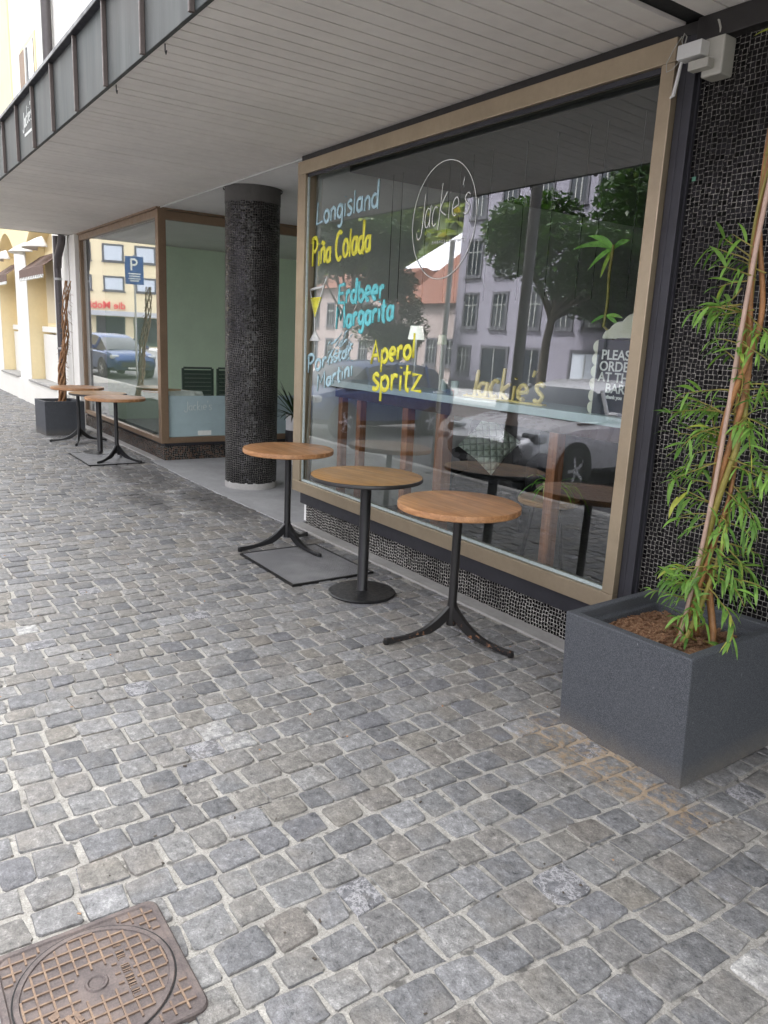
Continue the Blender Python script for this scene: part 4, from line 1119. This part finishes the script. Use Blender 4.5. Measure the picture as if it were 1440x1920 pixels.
for x in px: b.box(x - 1.2, x, YW + .002, YW + .358, 3.051, 3.7)
b.build('arch_head', M['yellow_wall'], yh)
for x0, x1 in [(-16.9, -14.5)] + [(x - 3.3, x - 1.2) for x in px[:4]]:
    b = MB(); b.box(x0 + .25, x1 - .2, YW + .3, YW + .3599, 1.55, 2.95); f = b.build('shop_window', M['yellow_wall'], yh, bevel=.01)
    b = MB(); b.box(x0 + .34, x1 - .29, YW + .286, YW + .2995, 1.62, 2.88); b.build('pane', M['cream_wall'], f)
    b = MB(); b.box(x0 + .1, x1 - .1, YW + .22, YW + .3598, 1.44, 1.549); b.build('sill', M['white_wall'], f, bevel=.01)
    b = MB(); b.box(x0 + .05, x1 - .05, YW + .25, YW + .3597, .5, 1.4); b.build('panel', M['white_wall'], f)
    b = MB(); b.box(x0 - .02, x1 + .02, YW - .07, YW + .36, .4605, .5); b.build('ledge', M['concrete'], f, bevel=.008)
b = MB()
b.box(-16.3, -15.0, YW - .02, YW - .001, 5.3, 6.35); wf = b.build('window', M['yellow_wall'], yh, bevel=.01)
b = MB(); b.box(-16.2, -15.1, YW - .03, YW - .0205, 5.38, 6.25); b.build('pane', M['darkglass'], wf)
b = MB(); b.box(-16.2, -15.75, YW - .05, YW - .0305, 5.38, 6.25); b.build('shutter', M['shutter'], wf, bevel=.006)
b = MB(); b.box(-15.72, -15.66, YW - .055, YW - .0306, 5.38, 6.25); b.build('mullion', M['white_wall'], wf)
for i, (xa, xb) in enumerate(((-16.75, -14.55), (-20.05, -18.2), (-23.35, -21.5))):
    t = thing('shop_awning', ('brown awning with scalloped white edge nearest the downpipe', 'brown scalloped awning between the two yellow piers', 'brown scalloped awning furthest along the yellow house')[i], 'awning', ((xa + xb) / 2, YW + .25, 2.88), 0, 'brown awnings on the yellow house')
    w = (xb - xa) / 2
    b = MB(); b.add([(-w, 0, 0), (w, 0, 0), (w, -.4, -.3), (-w, -.4, -.3), (-w, 0, -.012), (w, 0, -.012), (w, -.4, -.312), (-w, -.4, -.312)], [(0, 1, 2, 3), (7, 6, 5, 4), (0, 3, 7, 4), (1, 5, 6, 2), (0, 4, 5, 1)]); b.build('cloth', M['awning'], t)
    b = MB(); n = 14; poly = [(-w, -.3), (w, -.3)]
    for k in range(n):
        for q in range(5): a = PI * q / 4; poly.append((w - 2 * w * (k + .5) / n + w / n * math.cos(a), -.45 - .05 * math.sin(a)))
    b.prism(poly, -.408, -.4, 'y'); va = b.build('valance', M['awning'], t)
    b = MB()
    for k in range(n):
        pts = []
        for q in range(5): a = PI * q / 4; pts.append((w - 2 * w * (k + .5) / n + w / n * math.cos(a) * .95, -.41, -.45 - .05 * math.sin(a)))
        b.tube(pts, .012, 6)
    b.build('trim', M['p_white'], va)
for i, x in enumerate((-15.3, -16.6, -19.0, -20.6)):
    b = MB(); n = 16
    for k in range(6):
        pass
    prof = [(.34 * (1 - k / 7) ** .8 + .01, .2 * k / 7) for k in range(8)]
    vs = []; 
    for r, z in prof:
        for j in range(n + 1):
            a = PI + PI * j / n; vs.append((r * math.cos(a) * 1.25, r * math.sin(a), z))
    fs = [(k * (n + 1) + j, k * (n + 1) + j + 1, (k + 1) * (n + 1) + j + 1, (k + 1) * (n + 1) + j) for k in range(7) for j in range(n)]
    b.add(vs, fs); o = b.build('canopy_lamp', M['white_wall'], None, smooth=True, angle=60); o.location = (x, YW + .0, 2.92)
    md = o.modifiers.new('thick', 'SOLIDIFY'); md.thickness = .02
    tag(o, ('white half-dome hood over the nearest brown awning', 'white half-dome hood on top of the nearest yellow pier', 'white half-dome hood over the second yellow pier', 'white half-dome hood past the second awning')[i], 'hood', 'white hoods over the awnings')
t = thing('downpipe', 'dark rainwater pipe running down beside the white pilaster', 'pipe', (-13.62, 2.93, 0))
b = MB(); b.tube([(0, 0, 0), (0, 0, 2.6), (0, 0, 2.98)], .055, 14); b.tube([(-.12, .03, 3.5), (-.12, .03, 13)], .075, 14); b.build('pipe', M['pipe'], t, smooth=True, angle=50)
b = MB(); b.tube([(.02, 0, 2.5), (.08, .0, 2.66), (.2, .03, 2.86), (.22, .04, 2.98)], .06, 14); b.build('elbow', M['pipe'], t, smooth=True, angle=50)
b = MB()
for z in (.3, 1.2, 2.3): b.lathe([(.063, z), (.063, z + .035)], n=20)
b.build('bracket', M['galv'], t)

# ------------------------------------------------------------------ the other side of the street (seen mirrored in the glass)
def town_house(name, label, x0, x1, y0, y1, h, wall, roof=None, roof_h=2.5):
    t = thing(name, label, 'house'); b = MB(); b.box(x0, x1, y0, y1, -.1, h); b.build('wall', wall, t)
    if roof:
        b = MB(); e = .4; ym = (y0 + y1) / 2
        b.add([(x0 - e, y0 - e, h), (x1 + e, y0 - e, h), (x1 + e, y1 + e, h), (x0 - e, y1 + e, h), (x0 + 1.5, ym, h + roof_h), (x1 - 1.5, ym, h + roof_h)], [(0, 3, 2, 1), (0, 1, 5, 4), (2, 3, 4, 5), (1, 2, 5), (3, 0, 4)])
        b.build('roof', roof, t)
    return t
def put_window(t, x, y, z0, z1, w, src={}, key='a', sur='grey_stone', pan='darkglass', sill=True):
    """window on a wall that faces +Y at y; parts share one mesh per kind"""
    k = (key, round(z1 - z0, 2), w)
    if k not in src:
        b = MB(); hgt = z1 - z0; f = .14
        b.box(-w / 2 - f, w / 2 + f, 0, .05, -f, 0); b.box(-w / 2 - f, w / 2 + f, 0, .05, hgt, hgt + f); b.box(-w / 2 - f, -w / 2, 0, .048, 0, hgt); b.box(w / 2, w / 2 + f, 0, .048, 0, hgt)
        fr = b.build('window', M[sur], t)
        b = MB(); b.box(-w / 2, w / 2, .004, .012, 0, hgt); pn = b.build('pane', M[pan], fr)
        b = MB()
        for q in (-w / 6, w / 6): b.box(q - .03, q + .03, .0125, .03, .02, hgt - .02)
        b.box(-w / 2, w / 2, .0125, .028, hgt * .66, hgt * .66 + .05)
        mu = b.build('mullion', M['galv'] if pan == 'darkglass' else M['paleshutter'], fr)
        sl = None
        if sill: b = MB(); b.box(-w / 2 - .22, w / 2 + .22, .0505, .14, -.2, -.1); sl = b.build('sill', M[sur], fr)
        src[k] = fr; fr.location = (x, y, z0); return fr
    o = src[k].copy(); C.objects.link(o); o.parent = t; o.location = (x, y, z0)
    for ch in kids(src[k]):
        c = ch.copy(); C.objects.link(c); c.parent = o
    return o
lav = town_house('lavender_house', 'tall lavender grey rendered house across the street mirrored in the big window', -35.3, 14, -36, -23, 14.5, M['lav_wall'], M['grey_roof'], 3)
for zr, (z0, z1) in enumerate(((3.5, 5.2), (6.3, 8.1), (9.4, 11.6))):
    for x in (-34.0, -31.6, -29.1, -26.9, -25.1, -22.6, -20.1, -17.6, -15.1): put_window(lav, x, -23, z0, z1, 1.0)
put_window(lav, -34.2, -23, .9, 2.3, .9, key='g')
def front_panel(name, x0, x1, z0, z1, mat, sur='grey_stone'):
    b = MB(); f = .16
    b.box(x0 - f, x1 + f, -23, -22.94, z1, z1 + f); b.box(x0 - f, x0, -23, -22.942, z0, z1); b.box(x1, x1 + f, -23, -22.942, z0, z1)
    fr = b.build(name, M[sur], lav); b = MB(); b.box(x0, x1, -23, -22.985, z0, z1); b.build('leaf', mat, fr)
    b = MB(); b.box((x0 + x1) / 2 - .03, (x0 + x1) / 2 + .03, -22.9845, -22.96, z0, z1); b.build('mullion', M['galv'], fr)
front_panel('shop_front', -32.6, -30.7, .05, 2.3, M['darkglass']); front_panel('door', -29.3, -28.3, 0, 2.3, M['darkglass']); front_panel('garage_door', -26.1, -24.4, .0, 2.3, M['paleshutter']); front_panel('door', -21.4, -20.3, 0, 2.3, M['shutter'])
b = MB(); b.tube([(-24.1, -22.93, 0), (-24.1, -22.93, 14.3)], .06, 8); b.build('downpipe', M['grey_stone'], lav)
b = MB(); b.box(-35.32, 14, -22.999, -22.96, -.09, .45); b.build('plinth', M['grey_stone'], lav)
rh = town_house('red_roof_house', 'low house with a steep red tiled roof beyond the lavender house', -46, -38.5, -36, -27, 5.2, M['pink_wall'], M['red_roof'], 4.6)
for x in (-44.6, -42.4, -40.2): put_window(rh, x, -27, 1.2, 2.8, 1.0, key='r')
gh = town_house('grey_roof_house', 'house with a broad pale metal roof behind the red roofed one', -62, -44, -52, -38, 9.3, M['pink_wall'], M['grey_roof'], 5.2)
for x in (-60, -57, -54, -51, -48): put_window(gh, x, -38, 5.5, 7.2, 1.1, key='p')
ph_ = town_house('pink_house', 'pinkish plain two-storey house far across the street', -66, -47.5, -36, -26, 6.4, M['pink_wall'], M['red_roof'], 2.0)
for x in (-64.5, -62, -59.5, -57, -54.5, -52, -49.5):
    put_window(ph_, x, -26, 3.6, 5.2, 1.0, key='k'); put_window(ph_, x, -26, .8, 2.4, 1.0, key='k2')

# cream house closing the street, with red lettering
ch = thing('cream_house', 'cream four-storey house at the end of the street with red lettering above its shop', 'house', (-67, -14.2, 0), R(-75))
b = MB(); b.box(-13, 13, -9, 0, -.1, 13.5); b.build('wall', M['cream_wall'], ch)
for z0, z1 in ((4.65, 5.6), (7.0, 8.15), (9.5, 10.6)):
    for q in range(-4, 5):
        put_window(ch, -1.66 + 2.55 * q, 0, z0, z1, 1.4, key='c', pan='paleshutter')
b = MB(); b.box(-13, 13, .0, .9, 2.5, 2.9); b.build('shop_canopy', plain('shop_canopy_grey', (.45, .46, .5), .5), ch, bevel=.02)
for x in (-11, -8, -5, -2, 1, 4, 7, 10):
    b = MB(); b.box(x - 1.15, x + 1.15, .0, .03, .1, 2.45); f = b.build('shop_front', M['greenboard'], ch); b = MB(); b.box(x - 1.05, x + 1.05, .0305, .04, .4, 2.35); b.build('pane', M['darkglass'], f)
flat_text('shop_lettering', 'die Mobiliar', .8, M['signred'], ch, (-2.7, .2, 3.1), (R(90), 0, R(180)), .03, .012)

def tree(label, x, y, z, th, cz, rx, rz_, n, mat, lean=0.0, seed=1, leafs=.2, cat='tree', name='street_tree', group='trees across the street', hole=.35):
    rq = random.Random(seed); t = thing(name, label, cat, (x, y, z), 0, group)
    b = MB(); top = Vector((lean * (cz / 3), 0, cz))
    tp = [Vector((0, 0, -.1)), Vector((lean * .15, 0, th * .3)), Vector((lean * .45, .05, th * .7)), Vector((lean * .7, 0, th)), top]
    b.tube(tp, [th * .075, th * .06, th * .05, th * .045, .05], 10)
    lobes = []
    for i in range(11):
        a = 2.4 * i; e = rq.uniform(-.55, .85)
        c = top + Vector((math.cos(a) * rx * .62 * math.sqrt(max(.1, 1 - e * e)), math.sin(a) * rx * .62, e * rz_ * .75)); lobes.append((c, rq.uniform(.32, .5)))
        mid = (tp[3] + c) / 2 + Vector((0, 0, -.1)); b.tube([tp[3] + Vector((0, 0, rq.uniform(-.3, .3))), mid, c], [th * .025, th * .016, .012], 7)
    b.build('trunk', M['bark'], t, smooth=True, angle=60)
    b = MB()
    for k in range(n):
        c, s = lobes[rq.randrange(len(lobes))]
        d = Vector((rq.gauss(0, 1), rq.gauss(0, 1), rq.gauss(0, 1))).normalized(); q = c + Vector((d.x * rx, d.y * rx, d.z * rz_)) * s * rq.random() ** .33
        u = Vector((rq.uniform(-1, 1), rq.uniform(-1, 1), rq.uniform(-.6, .3))).normalized(); w = u.cross(Vector((rq.uniform(-.5, .5), rq.uniform(-.5, .5), 1))).normalized()
        L = leafs * rq.uniform(.6, 1.3)
        b.add([q - u * L * .5, q + w * L * .36, q + u * L * .6, q - w * L * .36], [(0, 1, 2, 3)])
    b.build('crown', mat, t, recalc=False)
    return t
tree('leaning street tree with a broad dark crown in front of the lavender house', -24.8, -19.6, 0, 3.7, 6.4, 3.8, 3.3, 22000, M['leaf_tree'], .45, 3, .25)
tree('broad dark tree before the red roofed house', -40.0, -18.5, 0, 3.2, 6.9, 4.0, 3.0, 20000, M['leaf_dark'], .3, 5, .26)
tree('bushy low tree between the red roof and the lavender house', -39.8, -21.5, 0, 1.4, 3.0, 2.3, 2.4, 9000, M['leaf_tree'], .2, 8, .2)
tree('street tree far right of the lamp post in the mirrored view', -17.8, -19.0, 0, 4.0, 6.8, 4.2, 3.1, 16000, M['leaf_dark'], .4, 9, .24)

# wooded hill behind the roofs
b = MB(); N = 60; rq = random.Random(4)
def hill(u): return 62 + 12 * math.sin(u * 5) + 7 * math.sin(u * 11 + 1)
vs = []
for j in range(13):
    for i in range(N + 1):
        u = i / N; vs.append((-240 + 320 * u, -75 - 6 * j, -1 + hill(u) * math.sin(PI / 2 * j / 12) + (rq.uniform(-.8, .8) if j else 0)))
b.add(vs, [(j * (N + 1) + i, j * (N + 1) + i + 1, (j + 1) * (N + 1) + i + 1, (j + 1) * (N + 1) + i) for j in range(12) for i in range(N)])
structure(b.build('hill', plain('hill_ground', (.06, .085, .03), .9, 0, .3, .2), smooth=True, angle=180))
b = MB()
for k in range(14000):
    u = rq.uniform(.1, .9); j = rq.uniform(.5, 12); q = Vector((-240 + 320 * u, -75 - 6 * j, -1 + hill(u) * math.sin(PI / 2 * j / 12) + rq.uniform(.2, 4)))
    a = Vector((rq.uniform(-1, 1), rq.uniform(-1, 1), rq.uniform(-.5, .5))).normalized(); w = a.cross(Vector((rq.uniform(-.6, .6), rq.uniform(-.6, .6), 1))).normalized(); L = rq.uniform(.9, 2.4)
    b.add([q - a * L, q + w * L * .7, q + a * L, q - w * L * .7], [(0, 1, 2, 3)])
structure(b.build('hill_forest', M['leaf_hill'], recalc=False), 'stuff')

# posts and parking sign on the kerb
t = thing('lamp_post', 'dark steel lamp post on the kerb mirrored in the big window', 'lamp post', (-7.0, -.62, -.122))
b = MB(); b.lathe([(.09, 0), (.085, .9), (.07, .95), (.065, 6.2)], n=20); b.build('pole', M['darkpole'], t, smooth=True, angle=40)
b = MB(); b.tube([(0, 0, 6.15), (0, -.2, 6.5), (0, -.9, 6.6)], .04, 10); b.build('arm', M['darkpole'], t, smooth=True)
b = MB(); b.box(-.12, .12, -1.5, -.85, 6.53, 6.65); b.build('lamp_head', M['galv'], t, bevel=.03)
t = thing('slim_post', 'slim pale galvanised post on the kerb left of the dark lamp post', 'post', (-8.5, -.62, -.122))
b = MB(); b.lathe([(.035, 0), (.035, 3.2), (.03, 3.22), (.001, 3.22)], n=16); b.build('pole', M['galv'], t, smooth=True, angle=40)
b = MB(); b.lathe([(.06, 0), (.06, .03), (.036, .05)], n=16); b.build('foot', M['galv'], t, smooth=True, angle=40)
t = thing('parking_sign', 'blue parking sign with white P on a slim kerb post', 'sign', (-26.8, -1.9, -.122), R(-70))
b = MB(); b.lathe([(.035, 0), (.035, 4.1)], n=14); b.build('pole', M['galv'], t, smooth=True, angle=40)
b = MB(); b.box(-.3, .3, .04, .06, 3.15, 4.05); pl = b.build('plate', M['signblue'], t, bevel=.004)
b = MB(); b.box(-.12, -.06, .0605, .066, 3.6, 3.98); b.tube([(-.09, .063, 3.955), (.02, .063, 3.955), (.08, .063, 3.9), (.08, .063, 3.83), (.02, .063, 3.775), (-.09, .063, 3.775)], .03, 8, True, 0, .1)
for z, w in ((3.48, .2), (3.4, .18), (3.32, .2), (3.25, .14)): b.box(-w, w, .0605, .066, z, z + .03)
b.build('sign_lettering', M['p_white'], pl)
pl.parent = t

# ------------------------------------------------------------------ parked cars
def car(name, label, x, y, rz, paint, L=4.2, group='cars parked along the kerb'):
    """nose towards local +X; lofted shell, greenhouse, wheels and lamps"""
    t = thing(name, label, 'car', (x, y, -.122), rz, group); W = .88
    prof = [(-.5, .52, .98, .78), (-.485, .38, 1.02, .84), (-.44, .26, 1.04, .87), (-.3, .24, .98, .88), (0, .23, .96, .88), (.18, .23, .95, .88), (.3, .24, .93, .87), (.42, .26, .84, .84), (.475, .3, .74, .78), (.5, .42, .62, .68)]
    b = MB(); vs = []
    for u, zb, zt, hw in prof:
        for yy, z in ((-hw * .8, zb), (-hw * .97, zb + .1), (-hw, (zb + zt) / 2), (-hw * .97, zt - .08), (-hw * .86, zt), (0, zt + .025), (hw * .86, zt), (hw * .97, zt - .08), (hw, (zb + zt) / 2), (hw * .97, zb + .1), (hw * .8, zb)): vs.append((u * L, yy, z))
    n = 11; fs = [(i * n + j, i * n + (j + 1) % n, (i + 1) * n + (j + 1) % n, (i + 1) * n + j) for i in range(len(prof) - 1) for j in range(n)]
    fs += [tuple(range(n)), tuple((len(prof) - 1) * n + j for j in range(n - 1, -1, -1))]
    b.add(vs, fs); body = b.build('body', paint, t, smooth=True, angle=35)
    gp = [(-.46, 1.0, .7, 1.04), (-.38, 1.0, .62, 1.42), (-.2, .97, .6, 1.5), (.02, .96, .6, 1.47), (.14, .95, .6, 1.36), (.29, .93, .66, .96)]
    b = MB(); vs = []
    for u, z0, hw, zt in gp:
        h0 = .8
        for yy, z in ((-h0, z0), (-hw, zt - .04), (-hw * .8, zt), (hw * .8, zt), (hw, zt - .04), (h0, z0)): vs.append((u * L, yy, z))
    fs, mi = [], []
    for i in range(len(gp) - 1):
        for j in range(5):
            fs.append((i * 6 + j, i * 6 + j + 1, (i + 1) * 6 + j + 1, (i + 1) * 6 + j)); mi.append(0 if (j in (1, 2, 3) and 0 < i < 4) else 1)
    b.add(vs, fs); b.mi = mi; b.build('cabin', [paint, M['darkglass']], body, smooth=True, angle=30)
    b = MB()
    for sy in (-1, 1):
        for u in (.13, -.08, -.3): b.tube([(u * L + .06, sy * .815, .98), (u * L, sy * .62, 1.46 if u < .1 else 1.36)], .03, 6)
    b.build('pillar', paint, body)
    for u in (-.3, .305):
        for sy in (-1, 1):
            b = MB(); pr = [(.2, -.1), (.29, -.1), (.315, -.07), (.315, .07), (.29, .1), (.2, .1)]; b.lathe(pr, n=32, cap=False); b.xform(Matrix.Translation((u * L, sy * .8, .315)) @ Matrix.Rotation(R(90), 4, 'X'))
            wh = b.build('wheel', M['tyre'], t, smooth=True, angle=40)
            b = MB(); b.lathe([(.205, .07), (.205, .09), (.19, .09), (.19, .05)], n=28, cap=False); b.lathe([(.05, .06), (.05, .085), (.001, .087)], n=14)
            for k in range(5):
                st = len(b.v); b.box(.03, .2, -.024, .024, .06, .08); b.xform(Matrix.Rotation(2 * PI * k / 5, 4, 'Z'), st)
            b.xform(Matrix.Translation((u * L, sy * .8, .315)) @ Matrix.Rotation(R(90) * (-sy), 4, 'X') )
            b.build('rim', M['rim'], wh)
            b = MB(); b.lathe([(.2, .01), (.2, -.01), (.001, -.01)], n=24, cap=False); b.xform(Matrix.Translation((u * L, sy * .84, .315)) @ Matrix.Rotation(R(90), 4, 'X')); b.build('brake_disc', M['tyre'], wh)
            b = MB(); b.lathe([(.37, -.03), (.37, .03), (.001, .03)], n=28); b.xform(Matrix.Translation((u * L, sy * .845, .33)) @ Matrix.Rotation(R(90), 4, 'X')); b.build('wheel_arch', M['void'], body)
    for sy in (-1, 1):
        b = MB(); b.box(.43 * L, .478 * L, sy * .66 - .14, sy * .66 + .14, .66, .8); b.build('headlight', M['headlamp'], t, bevel=.04)
        b = MB(); b.box(-.5 * L - .01, -.47 * L, sy * .7 - .1, sy * .7 + .12, .78, .98); b.build('taillight', M['tail'], t, bevel=.02)
        b = MB(); b.box(.16 * L, .19 * L, sy * .98 - .09, sy * .98 + .07, .97, 1.1); b.build('mirror', paint, t, bevel=.03)
    b = MB(); b.box(.487 * L, .503 * L, -.5, .5, .4, .56); b.build('grille', M['void'], t, bevel=.01)
    b = MB(); b.box(.496 * L, .505 * L, -.26, .26, .34, .395); b.build('number_plate', M['p_white'], t)
    return t
car('parked_car', 'blue hatchback parked nose to the pavement, mirrored behind the Aperol lettering', -13.45, -2.55, R(78), M['blue_car'])
car('parked_car', 'silver car parked nose to the pavement nearest the willow, mirrored low in the window', -7.65, -2.75, R(84), M['silver_car'], 4.4)
car('parked_car', 'blue car parked lengthwise mirrored in the corner window', -28.9, -1.65, R(-6), M['blue_car'])
car('parked_car', 'white car parked ahead of the blue one, mirrored in the corner window', -23.6, -3.4, R(-6), M['white_car'])

# ------------------------------------------------------------------ camera, light
cam = bpy.data.cameras.new('camera'); co = bpy.data.objects.new('camera', cam); C.objects.link(co)
r = Vector((0.56772042, 0.82195115, 0.0457147)); u = Vector((-0.20719012, 0.08892068, 0.97425118)); f = Vector((-0.79672189, 0.56257393, -0.22078225))
m = Matrix.Identity(4)
for i in range(3): m[i][0], m[i][1], m[i][2] = r[i], u[i], -f[i]
m.translation = Vector((0, 0, 1.6)); co.matrix_world = m
cam.sensor_fit = 'VERTICAL'; cam.sensor_height = 36; cam.lens = 1425.58 / 1920 * 36; cam.clip_start = .05; cam.clip_end = 1000
bpy.context.scene.camera = co

EL, AZ = R(58), R(-35)      # sun above the cafe roof: the pavement lies in open shade, houses opposite get soft light
sd = Vector((math.sin(AZ) * math.cos(EL), math.cos(AZ) * math.cos(EL), math.sin(EL)))
sl = bpy.data.lights.new('sun', 'SUN'); sl.energy = 2.6; sl.angle = R(10); sl.color = (1, .95, .88)
so = bpy.data.objects.new('sun', sl); C.objects.link(so); so.rotation_euler = (-sd).to_track_quat('-Z', 'Y').to_euler()
w = bpy.data.worlds.new('World'); bpy.context.scene.world = w; w.use_nodes = True
nt = w.node_tree; nt.nodes.clear()
sky = nt.nodes.new('ShaderNodeTexSky'); sky.sky_type = 'NISHITA'; sky.sun_disc = False; sky.sun_elevation = EL; sky.sun_rotation = AZ
sky.air_density = 1.0; sky.dust_density = 4.0; sky.ozone_density = .6
hs = nt.nodes.new('ShaderNodeHueSaturation'); hs.inputs['Saturation'].default_value = .1
bg = nt.nodes.new('ShaderNodeBackground'); bg.inputs['Strength'].default_value = .15
ou = nt.nodes.new('ShaderNodeOutputWorld')
nt.links.new(sky.outputs[0], hs.inputs['Color']); nt.links.new(hs.outputs[0], bg.inputs[0]); nt.links.new(bg.outputs[0], ou.inputs[0])
sc = bpy.context.scene
sc.view_settings.view_transform = 'Standard'; sc.view_settings.look = 'None'; sc.view_settings.gamma = 1; sc.view_settings.use_curve_mapping = False
sc.view_settings.exposure = 2.8
sc.cycles.max_bounces = 8; sc.cycles.diffuse_bounces = 4; sc.cycles.glossy_bounces = 4; sc.cycles.transparent_max_bounces = 16
sc.cycles.caustics_reflective = False; sc.cycles.caustics_refractive = False
